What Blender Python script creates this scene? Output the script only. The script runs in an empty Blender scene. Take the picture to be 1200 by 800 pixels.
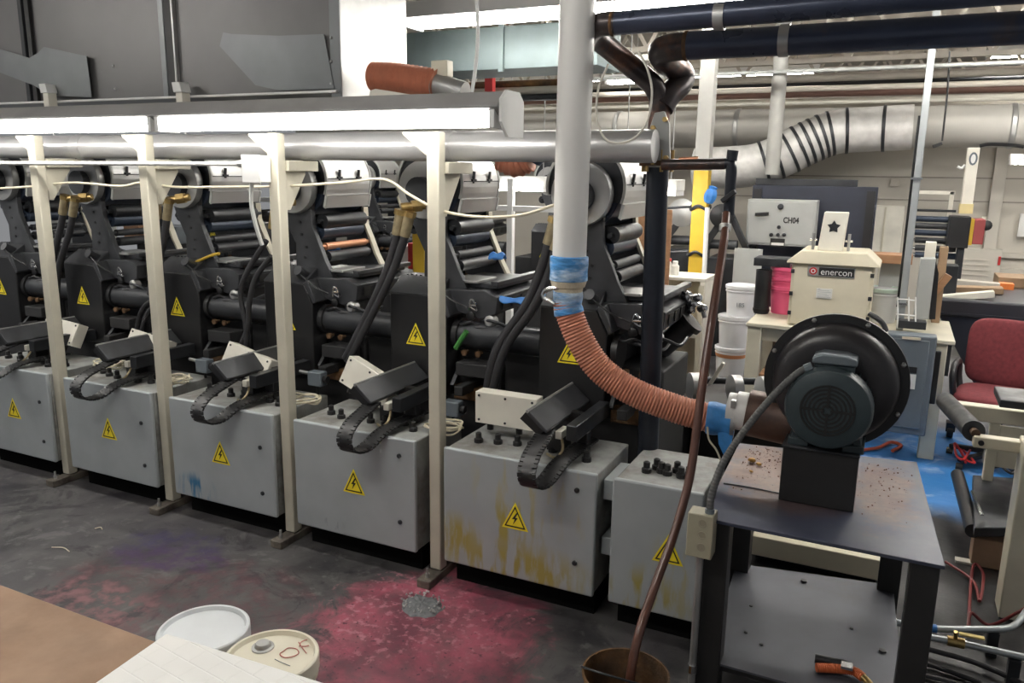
import bpy, math, random
from mathutils import Vector, Matrix
random.seed(7)
C = bpy.context.scene.collection
V = Vector
R = math.radians

# ------------------------------------------------------------------ camera calibration
FOC = 935.0
CAM = V((0, 0, 1.9))
dn = V((-60, 4380, FOC)).normalized()
cx = V((2000, 228, -FOC)).normalized()
cx = (cx - dn * cx.dot(dn)).normalized()
cz = -dn
cy = cz.cross(cx)
ROT = Matrix((cx, cy, cz))            # world = ROT @ (right, down, forward)


def at(px, py, **k):
    """where the line of sight through a pixel meets a plane x=, y= or z="""
    a, v = list(k.items())[0]
    i = 'xyz'.index(a)
    d = ROT @ V((px - 600, py - 400, FOC))
    return CAM + d * ((v - CAM[i]) / d[i])


# ------------------------------------------------------------------ mesh builder
class MB:
    def __init__(s, M=None):
        s.v, s.f, s.m, s.cur, s.M = [], [], [], 0, M

    def add(s, vs, fs):
        b = len(s.v)
        for p in vs:
            p = V(p)
            s.v.append(s.M @ p if s.M else p)
        for f in fs:
            s.f.append(tuple(i + b for i in f))
            s.m.append(s.cur)
        return s

    def box(s, x0, y0, z0, x1, y1, z1):
        x0, x1 = sorted((x0, x1)); y0, y1 = sorted((y0, y1)); z0, z1 = sorted((z0, z1))
        return s.add([(x0, y0, z0), (x1, y0, z0), (x1, y1, z0), (x0, y1, z0), (x0, y0, z1), (x1, y0, z1), (x1, y1, z1), (x0, y1, z1)],
                     [(0, 3, 2, 1), (4, 5, 6, 7), (0, 1, 5, 4), (1, 2, 6, 5), (2, 3, 7, 6), (3, 0, 4, 7)])

    def beam(s, p, q, w, h, up=(0, 0, 1)):
        p, q = V(p), V(q)
        d = (q - p).normalized(); u = V(up)
        if abs(d.dot(u)) > .98: u = V((0, 1, 0))
        a = d.cross(u).normalized(); b = a.cross(d).normalized()
        vs = []
        for c in (p, q):
            for i, j in ((-1, -1), (1, -1), (1, 1), (-1, 1)):
                vs.append(c + a * (w / 2 * i) + b * (h / 2 * j))
        return s.add(vs, [(3, 2, 1, 0), (4, 5, 6, 7), (0, 1, 5, 4), (1, 2, 6, 5), (2, 3, 7, 6), (3, 0, 4, 7)])

    def prism(s, poly, vec):
        n = len(poly); vec = V(vec)
        a = [V(p) for p in poly]; b = [p + vec for p in a]
        nrm = V((0, 0, 0))
        for i in range(n):
            nrm += (a[i] - a[0]).cross(a[(i + 1) % n] - a[0])
        if nrm.dot(vec) > 0:
            a.reverse(); b.reverse()
        return s.add(a + b, [tuple(range(n)), tuple(range(2 * n - 1, n - 1, -1))] + [(i, i + n, (i + 1) % n + n, (i + 1) % n) for i in range(n)])

    def ring(s, c, a, b, r, n):
        return [V(c) + a * (r * math.cos(2 * math.pi * i / n)) + b * (r * math.sin(2 * math.pi * i / n)) for i in range(n)]

    def lathe(s, prof, p, ax, n=28, cap=True):
        """prof = [(radius, distance along axis)]"""
        p, ax = V(p), V(ax).normalized()
        u = V((0, 0, 1)) if abs(ax.z) < .9 else V((1, 0, 0))
        a = ax.cross(u).normalized(); b = ax.cross(a).normalized()
        vs = []; fs = []
        for r, h in prof: vs += s.ring(p + ax * h, a, b, max(r, 1e-5), n)
        for k in range(len(prof) - 1):
            for i in range(n):
                j = (i + 1) % n
                fs.append((k * n + i, (k + 1) * n + i, (k + 1) * n + j, k * n + j))
        if cap:
            fs.append(tuple(range(n)))
            m = (len(prof) - 1) * n
            fs.append(tuple(m + i for i in range(n - 1, -1, -1)))
        return s.add(vs, fs)

    def cyl(s, p, q, r, r2=None, n=24):
        p, q = V(p), V(q)
        return s.lathe([(r, 0), (r if r2 is None else r2, (q - p).length)], p, q - p, n)

    def tube(s, pts, r, n=12, smooth=8, rf=None, cap=True):
        pts = curve(pts, smooth) if smooth else [V(p) for p in pts]
        t = (pts[1] - pts[0]).normalized()
        u = V((0, 0, 1)) if abs(t.z) < .9 else V((1, 0, 0))
        a = t.cross(u).normalized()
        vs = []; fs = []; L = 0
        for k, p in enumerate(pts):
            if k: L += (p - pts[k - 1]).length
            t = (pts[min(k + 1, len(pts) - 1)] - pts[max(k - 1, 0)]).normalized()
            a = (a - t * a.dot(t)).normalized(); b = t.cross(a)
            vs += s.ring(p, a, b, rf(L) if rf else r, n)
        for k in range(len(pts) - 1):
            for i in range(n):
                j = (i + 1) % n
                fs.append((k * n + i, k * n + j, (k + 1) * n + j, (k + 1) * n + i))
        if cap:
            fs.append(tuple(range(n - 1, -1, -1)))
            m = (len(pts) - 1) * n
            fs.append(tuple(m + i for i in range(n)))
        return s.add(vs, fs)

    def ribbon(s, pts, wv, th, smooth=6):
        """flat band of width vector wv swept along a path"""
        pts = curve(pts, smooth) if smooth else [V(p) for p in pts]
        wv = V(wv); vs = []; fs = []
        for k, p in enumerate(pts):
            t = (pts[min(k + 1, len(pts) - 1)] - pts[max(k - 1, 0)]).normalized()
            nrm = t.cross(wv).normalized() * th / 2
            vs += [p - wv / 2 - nrm, p + wv / 2 - nrm, p + wv / 2 + nrm, p - wv / 2 + nrm]
        for k in range(len(pts) - 1):
            for i in range(4):
                j = (i + 1) % 4
                fs.append((k * 4 + i, k * 4 + j, (k + 1) * 4 + j, (k + 1) * 4 + i))
        m = (len(pts) - 1) * 4
        fs += [(3, 2, 1, 0), (m, m + 1, m + 2, m + 3)]
        return s.add(vs, fs)

    def build(s, name, mat, parent=None, bev=0, seg=2, ang=35, label=None):
        me = bpy.data.meshes.new(name)
        off = V((0, 0, 0)); q = parent
        while q: off += q.location; q = q.parent
        if parent is None:
            lo = V([min(p[i] for p in s.v) for i in range(3)]); hi = V([max(p[i] for p in s.v) for i in range(3)])
            off = V(((lo.x + hi.x) / 2, (lo.y + hi.y) / 2, lo.z))
        me.from_pydata([p - off for p in s.v], [], s.f)
        for m in (mat if isinstance(mat, (list, tuple)) else [mat]): me.materials.append(m)
        me.polygons.foreach_set('material_index', s.m)
        me.polygons.foreach_set('use_smooth', [True] * len(s.f))
        me.update()
        try: me.set_sharp_from_angle(angle=R(ang))
        except Exception: pass
        o = bpy.data.objects.new(name, me); C.objects.link(o)
        if parent: o.parent = parent
        else: o.location = off
        if bev:
            b = o.modifiers.new('bevel', 'BEVEL'); b.width = bev; b.segments = seg; b.limit_method = 'ANGLE'; b.angle_limit = R(40)
        if label: o['label'] = label
        return o


def curve(pts, sub):
    pts = [V(p) for p in pts]
    if len(pts) < 3: 
        return [pts[0].lerp(pts[1], i / sub) for i in range(sub + 1)]
    out = []
    for i in range(len(pts) - 1):
        p0 = pts[i - 1] if i else pts[0] * 2 - pts[1]
        p1, p2 = pts[i], pts[i + 1]
        p3 = pts[i + 2] if i + 2 < len(pts) else p2 * 2 - p1
        for k in range(sub):
            t = k / sub
            out.append(.5 * (2 * p1 + (p2 - p0) * t + (2 * p0 - 5 * p1 + 4 * p2 - p3) * t * t + (3 * p1 - p0 - 3 * p2 + p3) * t ** 3))
    out.append(pts[-1])
    return out


def resample(pts, step):
    pts = curve(pts, 30); out = [pts[0]]; acc = 0
    for a, b in zip(pts, pts[1:]):
        d = (b - a).length
        while acc + d >= step:
            t = (step - acc) / d; a = a.lerp(b, t); d = (b - a).length; acc = 0; out.append(a)
        acc += d
    return out


def tag(o, label, cat, group=None):
    o['label'] = label; o['category'] = cat
    if group: o['group'] = group
    return o


def thing(name, label, cat, loc=(0, 0, 0), group=None):
    o = bpy.data.objects.new(name, None); C.objects.link(o)
    o.location = loc; o.empty_display_size = .05
    return tag(o, label, cat, group)


def struct(o):
    o['kind'] = 'structure'
    return o


def dup(root, loc, label=None, rz=None, parent=None):
    r = root.copy(); C.objects.link(r)
    if parent is not None: r.parent = parent
    else:
        r.location = loc
        if rz is not None: r.rotation_euler.z = rz
        if label: r['label'] = label
    for ch in list(root.children): dup(ch, None, parent=r)
    return r


def text(name, s, size, mat, parent, p, right, up, ext=.0006, align='CENTER', sx=1.0, bold=0.0):
    cu = bpy.data.curves.new('t', 'FONT'); cu.body = s; cu.size = size; cu.align_x = align; cu.align_y = 'CENTER'; cu.extrude = ext; cu.offset = bold
    to = bpy.data.objects.new('t', cu); C.objects.link(to)
    bpy.context.view_layer.update()
    me = bpy.data.meshes.new_from_object(to.evaluated_get(bpy.context.evaluated_depsgraph_get()))
    bpy.data.objects.remove(to)
    right = V(right).normalized(); up = V(up); up = (up - right * up.dot(right)).normalized(); n = right.cross(up)
    off = V((0, 0, 0)); q = parent
    while q: off += q.location; q = q.parent
    for v in me.vertices:
        c = v.co.copy(); v.co = V(p) + right * c.x * sx + up * c.y + n * c.z - off
    me.materials.clear(); me.materials.append(mat); me.name = name
    o = bpy.data.objects.new(name, me); C.objects.link(o); o.parent = parent
    return o


# ------------------------------------------------------------------ materials
def mat(name, col, rough=.5, metal=0, var=.12, scale=6, col2=None, amt=.5, bump=0, bscale=None, sharp=.12, spec=None, emit=0, rvar=0, stretch=None):
    m = bpy.data.materials.new(name); m.use_nodes = True
    nt = m.node_tree; N = nt.nodes; L = nt.links
    b = N['Principled BSDF']
    b.inputs['Roughness'].default_value = rough; b.inputs['Metallic'].default_value = metal
    if spec is not None: b.inputs['Specular IOR Level'].default_value = spec
    c = (*col, 1)
    if emit:
        b.inputs['Base Color'].default_value = c
        b.inputs['Emission Color'].default_value = c; b.inputs['Emission Strength'].default_value = emit
        return m
    tc = N.new('ShaderNodeTexCoord'); src = tc.outputs['Object']
    if stretch:
        mp = N.new('ShaderNodeMapping'); mp.inputs['Scale'].default_value = stretch; L.new(src, mp.inputs[0]); src = mp.outputs[0]
    n1 = N.new('ShaderNodeTexNoise'); n1.inputs['Scale'].default_value = scale; n1.inputs['Detail'].default_value = 6; L.new(src, n1.inputs['Vector'])
    mr = N.new('ShaderNodeMapRange'); mr.inputs[1].default_value = .3; mr.inputs[2].default_value = .7; mr.inputs[3].default_value = 1 - var; mr.inputs[4].default_value = 1 + var
    L.new(n1.outputs[0], mr.inputs[0])
    base = N.new('ShaderNodeRGB'); base.outputs[0].default_value = c; out = base.outputs[0]
    if col2:
        n2 = N.new('ShaderNodeTexNoise'); n2.inputs['Scale'].default_value = scale * .45; n2.inputs['Detail'].default_value = 8; n2.inputs['Roughness'].default_value = .65; L.new(src, n2.inputs['Vector'])
        m2 = N.new('ShaderNodeMapRange'); m2.inputs[1].default_value = amt - sharp; m2.inputs[2].default_value = amt + sharp; L.new(n2.outputs[0], m2.inputs[0])
        mx = N.new('ShaderNodeMix'); mx.data_type = 'RGBA'; L.new(m2.outputs[0], mx.inputs[0]); L.new(out, mx.inputs[6]); mx.inputs[7].default_value = (*col2, 1); out = mx.outputs[2]
    ml = N.new('ShaderNodeMix'); ml.data_type = 'RGBA'; ml.blend_type = 'MULTIPLY'; ml.inputs[0].default_value = 1
    L.new(out, ml.inputs[6]); L.new(mr.outputs[0], ml.inputs[7]); L.new(ml.outputs[2], b.inputs['Base Color'])
    if rvar:
        r = N.new('ShaderNodeMapRange'); r.inputs[1].default_value = .35; r.inputs[2].default_value = .65; r.inputs[3].default_value = rough - rvar; r.inputs[4].default_value = rough + rvar
        L.new(n1.outputs[0], r.inputs[0]); L.new(r.outputs[0], b.inputs['Roughness'])
    if bump:
        n3 = N.new('ShaderNodeTexNoise'); n3.inputs['Scale'].default_value = bscale or scale * 6; n3.inputs['Detail'].default_value = 4; L.new(src, n3.inputs['Vector'])
        bp = N.new('ShaderNodeBump'); bp.inputs['Strength'].default_value = bump; bp.inputs['Distance'].default_value = .01; L.new(n3.outputs[0], bp.inputs['Height']); L.new(bp.outputs[0], b.inputs['Normal'])
    return m


K = dict(
    cream=mat('cream_paint', (.62, .58, .46), .45, var=.1, col2=(.45, .38, .26), amt=.72, sharp=.06),
    post=mat('post_paint', (.57, .54, .44), .42, var=.08, col2=(.36, .27, .15), amt=.73, sharp=.05),
    cab=mat('cabinet_grey', (.36, .39, .40), .38, var=.08, scale=5),
    cabtop=mat('dusty_grey', (.30, .31, .30), .6, var=.2, scale=12, col2=(.16, .14, .12), amt=.58),
    dark=mat('dark_steel', (.028, .030, .034), .42, .2, var=.3, scale=8, rvar=.12),
    plate=mat('side_plate', (.055, .057, .062), .45, .3, var=.25, scale=9, rvar=.1),
    black=mat('black_paint', (.013, .013, .014), .4, var=.2),
    matte=mat('matte_black', (.02, .02, .021), .65, var=.25),
    rubber=mat('hose_rubber', (.03, .03, .033), .45, var=.2),
    navy=mat('navy_roller', (.04, .055, .085), .3, .3, var=.2),
    silver=mat('brushed_sheet', (.60, .60, .59), .36, .55, var=.05, scale=3),
    galv=mat('galvanised', (.42, .42, .41), .42, .75, var=.16, scale=7, rvar=.08),
    hoodm=mat('hood_sheet', (.155, .152, .150), .42, .45, var=.08, scale=2.5),
    pipeg=mat('grey_pipe', (.50, .50, .50), .36, .45, var=.08, scale=4),
    chrome=mat('chrome', (.7, .7, .7), .18, 1, var=.05),
    brass=mat('brass', (.45, .32, .13), .35, .85, var=.3, scale=30),
    yellow=mat('warning_yellow', (.92, .74, .025), .45, var=.04),
    ink=mat('print_black', (.012, .012, .012), .5, var=0),
    white=mat('white_paint', (.78, .78, .76), .4, var=.04),
    boxw=mat('white_box', (.76, .73, .64), .5, var=.08, col2=(.5, .46, .36), amt=.7, sharp=.08),
    pvc=mat('white_pvc', (.80, .79, .76), .32, var=.03, scale=3),
    tape=mat('blue_tape', (.06, .27, .60), .55, var=.3, scale=14, col2=(.58, .68, .76), amt=.56, bump=.5, bscale=30, stretch=(1, 1, 3)),
    tapep=mat('plain_blue_tape', (.05, .25, .60), .5, var=.25, scale=18, bump=.5, bscale=30),
    creamtape=mat('cream_tape', (.66, .58, .43), .6, var=.15, scale=20, bump=.3),
    orange=mat('orange_hose', (.52, .205, .125), .55, var=.12, scale=14, col2=(.36, .115, .06), amt=.64),
    orangerib=mat('orange_rib', (.25, .07, .03), .6, var=.15),
    brown=mat('brown_hose', (.11, .045, .03), .3, var=.25, scale=10, spec=.6),
    navypipe=mat('blue_black_pipe', (.050, .062, .10), .33, .35, var=.2, scale=5, rvar=.08, col2=(.10, .075, .06), amt=.7, sharp=.08),
    blackpipe=mat('black_pipe', (.022, .026, .036), .36, .2, var=.25, scale=6),
    elbow=mat('welded_elbow', (.055, .045, .045), .35, .5, var=.3, scale=8, col2=(.20, .085, .045), amt=.56, sharp=.08),
    rust=mat('rusty_steel', (.10, .06, .035), .75, .2, var=.4, scale=14, col2=(.20, .10, .035), amt=.5, bump=.4),
    table=mat('table_steel', (.17, .17, .185), .42, .45, var=.22, scale=5, col2=(.085, .09, .12), amt=.5, sharp=.15, rvar=.1),
    shelf=mat('shelf_steel', (.075, .078, .092), .5, .3, var=.12, scale=6, col2=(.07, .07, .075), amt=.66, sharp=.06),
    charcoal=mat('charcoal_steel', (.017, .0165, .0165), .5, var=.2),
    motor=mat('motor_green', (.034, .050, .056), .38, var=.2),
    motorlid=mat('motor_lid', (.16, .19, .21), .4, .3, var=.1),
    housing=mat('blower_black', (.03, .028, .03), .38, .15, var=.25, scale=5, rvar=.06),
    tan=mat('tan_board', (.31, .20, .13), .7, var=.14, scale=9, col2=(.25, .15, .09), amt=.55),
    card=mat('cardboard', (.30, .20, .12), .8, var=.12),
    wood=mat('plywood', (.31, .165, .085), .6, var=.15, stretch=(1, 1, 6)),
    pad=mat('quilt_white', (.83, .82, .79), .55, var=.04),
    lidw=mat('pail_white', (.70, .73, .75), .4, var=.05),
    lidc=mat('pail_cream', (.72, .68, .55), .4, var=.06),
    red=mat('red', (.55, .03, .03), .45, var=.08),
    pink=mat('pink_plastic', (.80, .12, .25), .35, var=.05),
    pailb=mat('white_plastic', (.74, .75, .77), .38, var=.05),
    maroon=mat('maroon_fabric', (.17, .028, .035), .85, var=.2, scale=40, bump=.15, bscale=300),
    plastic=mat('black_plastic', (.022, .022, .024), .42, var=.1),
    bin=mat('black_bin', (.030, .031, .038), .38, var=.2, scale=4),
    bluegrey=mat('disconnect_grey', (.125, .148, .168), .4, var=.06),
    enc=mat('enclosure_cream', (.70, .64, .49), .45, var=.05),
    grey=mat('light_grey', (.50, .51, .49), .5, var=.06),
    panel=mat('panel_grey', (.38, .39, .375), .5, var=.05),
    teal=mat('duct_teal', (.17, .215, .22), .5, .3, var=.1),
    wallm=mat('wall_beige', (.50, .47, .41), .8, var=.05, scale=2),
    ceil=mat('deck_beige', (.52, .49, .43), .8, var=.06, scale=2),
    joist=mat('joist_beige', (.50, .46, .40), .6, var=.12, scale=3),
    ductb=mat('insulated_duct', (.40, .385, .35), .6, .15, var=.1, scale=2),
    foil=mat('foil_wrap', (.60, .585, .56), .42, .08, var=.15, scale=10, bump=.5, bscale=16),
    colyel=mat('column_yellow', (.58, .38, .03), .5, var=.1),
    colgrey=mat('column_grey', (.36, .355, .33), .55, var=.08),
    bluep=mat('blue_plastic', (.05, .22, .6), .4, var=.1),
    copper=mat('copper_roller', (.62, .30, .17), .35, .5, var=.2),
    pole=mat('strut_grey', (.46, .49, .50), .38, .6, var=.1),
    crimp=mat('crimp_brass', (.34, .28, .17), .4, .5, var=.2, scale=30),
    void=mat('plinth_shade_black', (.006, .006, .006), .95, var=0, spec=.05),  # near-black that paints the shadow under the cabinets
    foot=mat('dirty_foot', (.17, .15, .12), .6, var=.3, scale=20, col2=(.05, .04, .035), amt=.5),
    patch=mat('patch_sheet', (.20, .21, .215), .4, .5, var=.12, scale=3),
    blackp=mat('black_blue_pipe', (.018, .022, .032), .32, .3, var=.25, scale=6),
    cable=mat('cream_cable', (.66, .60, .46), .5, var=.05),
    green=mat('green', (.06, .25, .05), .5),
    dome=mat('rusty_brown', (.12, .065, .045), .45, .3, var=.3, scale=8, col2=(.04, .03, .03), amt=.5),
    concr=mat('lump_grey', (.16, .17, .175), .7, var=.3, scale=40, bump=.6, bscale=80),
    paper=mat('paper', (.75, .74, .70), .7, var=.03),
    clear=mat('light_lens', (.9, .9, .88), .3, var=0),
    tube=mat('tube_glow', (1.0, .97, .92), emit=22),
    tube3=mat('deck_tube_glow', (1.0, .97, .92), emit=62),
    tube4=mat('near_tube_glow', (1.0, .97, .92), emit=46),
    tube2=mat('far_tube_glow', (1.0, .97, .92), emit=30),
)
# ------------------------------------------------------------------ the setting
def floor_material():
    m = bpy.data.materials.new('stained_concrete'); m.use_nodes = True
    nt = m.node_tree; N = nt.nodes; L = nt.links; b = N['Principled BSDF']
    g = N.new('ShaderNodeTexCoord').outputs['Object']

    def noise(sc, det=8, ro=.6, dis=0):
        n = N.new('ShaderNodeTexNoise'); n.inputs['Scale'].default_value = sc; n.inputs['Detail'].default_value = det; n.inputs['Roughness'].default_value = ro
        n.inputs['Distortion'].default_value = dis; L.new(g, n.inputs['Vector']); return n.outputs[0]

    def rng(s, a, bb, c=0., d=1.):
        n = N.new('ShaderNodeMapRange'); n.inputs[1].default_value = a; n.inputs[2].default_value = bb; n.inputs[3].default_value = c; n.inputs[4].default_value = d
        L.new(s, n.inputs[0]); return n.outputs[0]

    def mth(op, a, bb):
        n = N.new('ShaderNodeMath'); n.operation = op
        for i, x in enumerate((a, bb)):
            if hasattr(x, 'links'): L.new(x, n.inputs[i])
            else: n.inputs[i].default_value = x
        return n.outputs[0]

    def mix(f, a, c):
        n = N.new('ShaderNodeMix'); n.data_type = 'RGBA'
        L.new(f, n.inputs[0])
        for i, x in ((6, a), (7, c)):
            if hasattr(x, 'links'): L.new(x, n.inputs[i])
            else: n.inputs[i].default_value = (*x, 1)
        return n.outputs[2]

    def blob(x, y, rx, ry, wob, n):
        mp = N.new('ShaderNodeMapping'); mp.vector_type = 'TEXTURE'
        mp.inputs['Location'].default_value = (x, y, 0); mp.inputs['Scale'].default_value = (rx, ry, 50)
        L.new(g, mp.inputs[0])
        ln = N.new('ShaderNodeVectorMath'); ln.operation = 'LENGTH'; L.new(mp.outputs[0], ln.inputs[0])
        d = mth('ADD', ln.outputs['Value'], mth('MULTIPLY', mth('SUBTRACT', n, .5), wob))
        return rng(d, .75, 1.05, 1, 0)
    nb, nm, nf, nx = noise(1.3, 10, .62, 1.2), noise(3.2, 9, .6, .6), noise(11), noise(38)
    nd = noise(2.1, 10, .7, 2.2)
    col = mix(rng(nm, .35, .68), (.030, .029, .032), (.13, .125, .122))
    col = mix(rng(nb, .46, .60), col, (.07, .066, .070))
    col = mix(rng(nf, .58, .68, 0, .65), col, (.16, .155, .15))
    streak = N.new('ShaderNodeTexWave'); streak.inputs['Scale'].default_value = .8; streak.inputs['Distortion'].default_value = 9; streak.inputs['Detail'].default_value = 4; streak.inputs['Detail Scale'].default_value = 1.6
    L.new(g, streak.inputs['Vector'])
    col = mix(rng(streak.outputs['Fac'], .80, .97, 0, .12), col, (.20, .19, .185))
    col = mix(rng(nd, .54, .60, 0, .75), col, (.030, .028, .033))
    col = mix(rng(nd, .36, .42, .55, 0), col, (.165, .16, .155))
    # pink and purple ink
    col = mix(mth('MULTIPLY', blob(-2.75, 2.25, .75, .5, 1.6, nm), rng(nf, .42, .6, 0, .55)), col, (.13, .045, .055))
    col = mix(mth('MULTIPLY', blob(-3.15, 2.62, .35, .22, 1.6, nm), rng(nf, .40, .6, 0, .6)), col, (.035, .025, .11))
    col = mix(mth('MULTIPLY', blob(-3.05, 2.05, .35, .25, 1.8, nm), rng(nf, .45, .6, 0, .7)), col, (.26, .12, .13))
    pk = blob(-1.62, 2.55, .50, .60, 1.9, nd)
    col = mix(mth('MULTIPLY', pk, rng(nf, .32, .62, .45, .95)), col, mix(rng(nm, .42, .6), (.19, .045, .07), (.40, .085, .13)))
    pk2 = blob(-1.70, 2.66, .42, .36, 2.6, noise(6))
    col = mix(mth('MULTIPLY', pk2, rng(noise(26), .53, .61, 0, .75)), col, (.46, .19, .23))
    col = mix(mth('MULTIPLY', pk, rng(nx, .60, .66, 0, .8)), col, (.05, .02, .03))
    col = mix(mth('MULTIPLY', blob(.55, 3.7, 1.5, 1.5, .6, nm), rng(nf, .2, .4, .75, .95)), col, (.016, .0155, .016))  # dim light on the right-hand floor, painted in as a dark patch
    # blue painted walkway beyond the table
    bl = blob(.42, 5.85, 1.05, .95, .35, nm)
    col = mix(bl, col, mix(rng(nm, .52, .66), (.035, .19, .50), (.42, .50, .62)))
    col = mix(blob(.35, 8.2, 1.4, 1.5, .4, nm), col, (.34, .34, .36))
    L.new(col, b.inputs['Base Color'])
    L.new(rng(nm, .3, .7, .36, .62), b.inputs['Roughness'])
    bp = N.new('ShaderNodeBump'); bp.inputs['Strength'].default_value = .25; bp.inputs['Distance'].default_value = .006
    L.new(mth('ADD', nf, mth('MULTIPLY', nx, .5)), bp.inputs['Height']); L.new(bp.outputs[0], b.inputs['Normal'])
    return m


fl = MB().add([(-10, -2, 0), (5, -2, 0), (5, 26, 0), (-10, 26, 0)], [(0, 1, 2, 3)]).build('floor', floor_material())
for v in fl.data.vertices: v.co += fl.location
fl.location = (0, 0, 0); struct(fl)
b = MB()
CZ = 3.75
b.add([(-10, -2, CZ), (5, -2, CZ), (5, 26, CZ), (-10, 26, CZ)], [(3, 2, 1, 0)])
struct(b.build('ceiling', K['ceil']))
struct(MB().box(-10, 25.9, 0, 5, 26.1, CZ).build('wall_far', K['wallm']))
# the lower back wall with its mortar lines, a pilaster and two ribs
b = MB().box(-10, 11.0, 0, 5, 11.15, 2.45)
wb = struct(b.build('wall_back', K['wallm']))
for i, (z0, z1) in enumerate(((1.615, 1.63), (1.885, 1.90))):
    struct(MB().box(-2.4, 10.985, z0, 5, 11.0, z1).build('trim_%d' % (i + 1), mat('joint%d' % i, (.26, .24, .21), .8)))
struct(MB().box(.93, 10.9, 0, 1.06, 11.0, 2.45).build('trim_3', K['wallm'], bev=.006))
for i, z in enumerate((.80, .98)):
    struct(MB().box(1.06, 10.94, z, 2.5, 11.0, z + .06).build('trim_%d' % (4 + i), K['wallm'], bev=.005))
dr = struct(MB().box(-.36, 10.94, 0, .05, 11.0, 1.55).build('door_1', K['boxw'], bev=.006))
p = MB().box(-.17, 10.925, .02, -.15, 10.94, 1.53).build('door_seam', K['cream'], dr)

# steel joists under the roof deck
jl = ['nearest open web roof joist crossing above the grey box', 'second open web roof joist from the front', 'third open web roof joist from the front', 'fourth open web roof joist from the front', 'farthest open web roof joist near the far wall', 'extra joist between the first and second roof joists', 'extra joist between the second and third roof joists', 'extra joist between the third and fourth roof joists']
for k, y in enumerate((9.2, 12.4, 15.6, 18.8, 22.0, 10.8, 14.0, 17.2)):
    t = thing('roof_joist', jl[k], 'roof joist', (-2, y, CZ), 'open web roof joists')
    x0, x1 = -10, 5
    MB().box(x0, y - .05, CZ - .06, x1, y + .05, CZ).build('top_chord', K['joist'], t)
    MB().box(x0, y - .05, CZ - .52, x1, y + .05, CZ - .46).build('bottom_chord', K['joist'], t)
    w = MB()
    n = 30
    for i in range(n):
        a = x0 + (x1 - x0) * i / n; c = x0 + (x1 - x0) * (i + .5) / n; d = x0 + (x1 - x0) * (i + 1) / n
        w.beam((a, y, CZ - .06), (c, y, CZ - .48), .04, .04); w.beam((c, y, CZ - .48), (d, y, CZ - .06), .04, .04)
    w.build('web_bars', K['joist'], t)
K['redpipe'] = mat('red_brown_pipe', (.26, .15, .12), .6)
pl = ['white sprinkler pipe running under the deck nearest the camera', 'white conduit run under the deck beyond the first joist', 'red brown pipe run under the deck', 'cream conduit run under the far deck', 'wide pale cable tray under the far deck', 'thin grey conduit just in front of the first joist', 'beige pipe run just above the wrapped elbow', 'thin pale conduit pair member nearest the duct', 'fat pale pipe run beyond the back wall', 'thin dark conduit beyond the back wall']
for k, (y, z, r, m) in enumerate(((8.3, 3.05, .035, 'boxw'), (11.4, 3.12, .045, 'joist'), (11.9, 2.98, .05, 'redpipe'), (14.4, 3.08, .05, 'boxw'), (17, 3.15, .09, 'joist'), (8.9, 2.93, .02, 'panel'), (10.0, 2.86, .03, 'joist'), (10.9, 2.78, .025, 'boxw'), (13.2, 2.92, .07, 'joist'), (12.8, 3.2, .03, 'dark'))):
    tag(MB().cyl((-9, y, z), (4.5, y, z), r, n=12).build('ceiling_pipe', K[m]), pl[k], 'pipe')

# the big insulated duct along the back, its wrapped elbow
t = thing('insulated_duct', 'long beige insulated air duct running along the back wall', 'duct', (0, 10.2, 2.22))
b = MB().lathe([(.225, 0), (.225, 13)], (-8.5, 10.2, 2.44), (1, 0, 0), 32); b.build('duct_body', K['ductb'], t)
for k, x in enumerate((-5, -3.4, -1.9, .95, 2.2)):
    MB().lathe([(.226, 0), (.236, .01), (.236, .05), (.226, .06)], (x, 10.2, 2.44), (1, 0, 0), 32).build('band', K['galv'], t)
t = thing('wrapped_elbow', 'foil wrapped duct elbow with dark straps dropping behind the column', 'duct', at(950, 160, y=9.6))
path = [at(1070, 149, y=9.68), at(1010, 152, y=9.68), at(975, 156, y=9.65), at(945, 168, y=9.6), at(915, 183, y=9.55), at(885, 193, y=9.5), at(855, 196, y=9.5), at(815, 197, y=9.5)]
MB().tube(path, .235, 20, 6).build('foil_skin', K['foil'], t)
cp = curve(path, 10)
for i in (5, 14, 20, 23, 26, 29, 32, 36, 41, 46):
    d = (cp[i + 1] - cp[i - 1]).normalized()
    MB().lathe([(.240, 0), (.246, .004), (.246, .03), (.240, .034)], cp[i], d, 24).build('strap', K['dark'], t)

# far wall things: white strip lights over the far aisle
fl_lab = ['long bright strip light over the aisle behind the presses', 'bright strip light beyond the dark vertical pipe', 'bright strip light high above at the top edge', 'small bright strip light at the right edge of the back wall']


def strip_light(lab, p0, p1, w=.14, h=.06, tubes=2, gm='tube2', group='far strip lights'):
    p0, p1 = V(p0), V(p1)
    d = (p1 - p0).normalized(); s = d.cross(V((0, 0, 1))).normalized()
    t = thing('strip_light', lab, 'light', (p0 + p1) / 2, group)
    MB().beam(p0, p1, w, h).build('light_housing', K['white'], t, bev=.004)
    dz = V((0, 0, -h / 2 - .02))
    for k in range(tubes):
        o = s * ((k - (tubes - 1) / 2) * w * .55)
        MB().cyl(p0 + o + dz + d * .04, p1 + o + dz - d * .04, .019, n=10).build('tube', K[gm], t)
    for f_ in ((.15, .85) if p0.z < CZ - .1 else ()):
        q = p0.lerp(p1, f_); MB().cyl(q, (q.x, q.y, CZ), .006, n=8).build('hanger_rod', K['galv'], t)
    for q, e in ((p0, d), (p1, -d)):
        MB().beam(q + dz + e * .005, q + dz + e * .035, w, .05).build('lamp_holder', K['white'], t, bev=.003)
    return t


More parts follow.
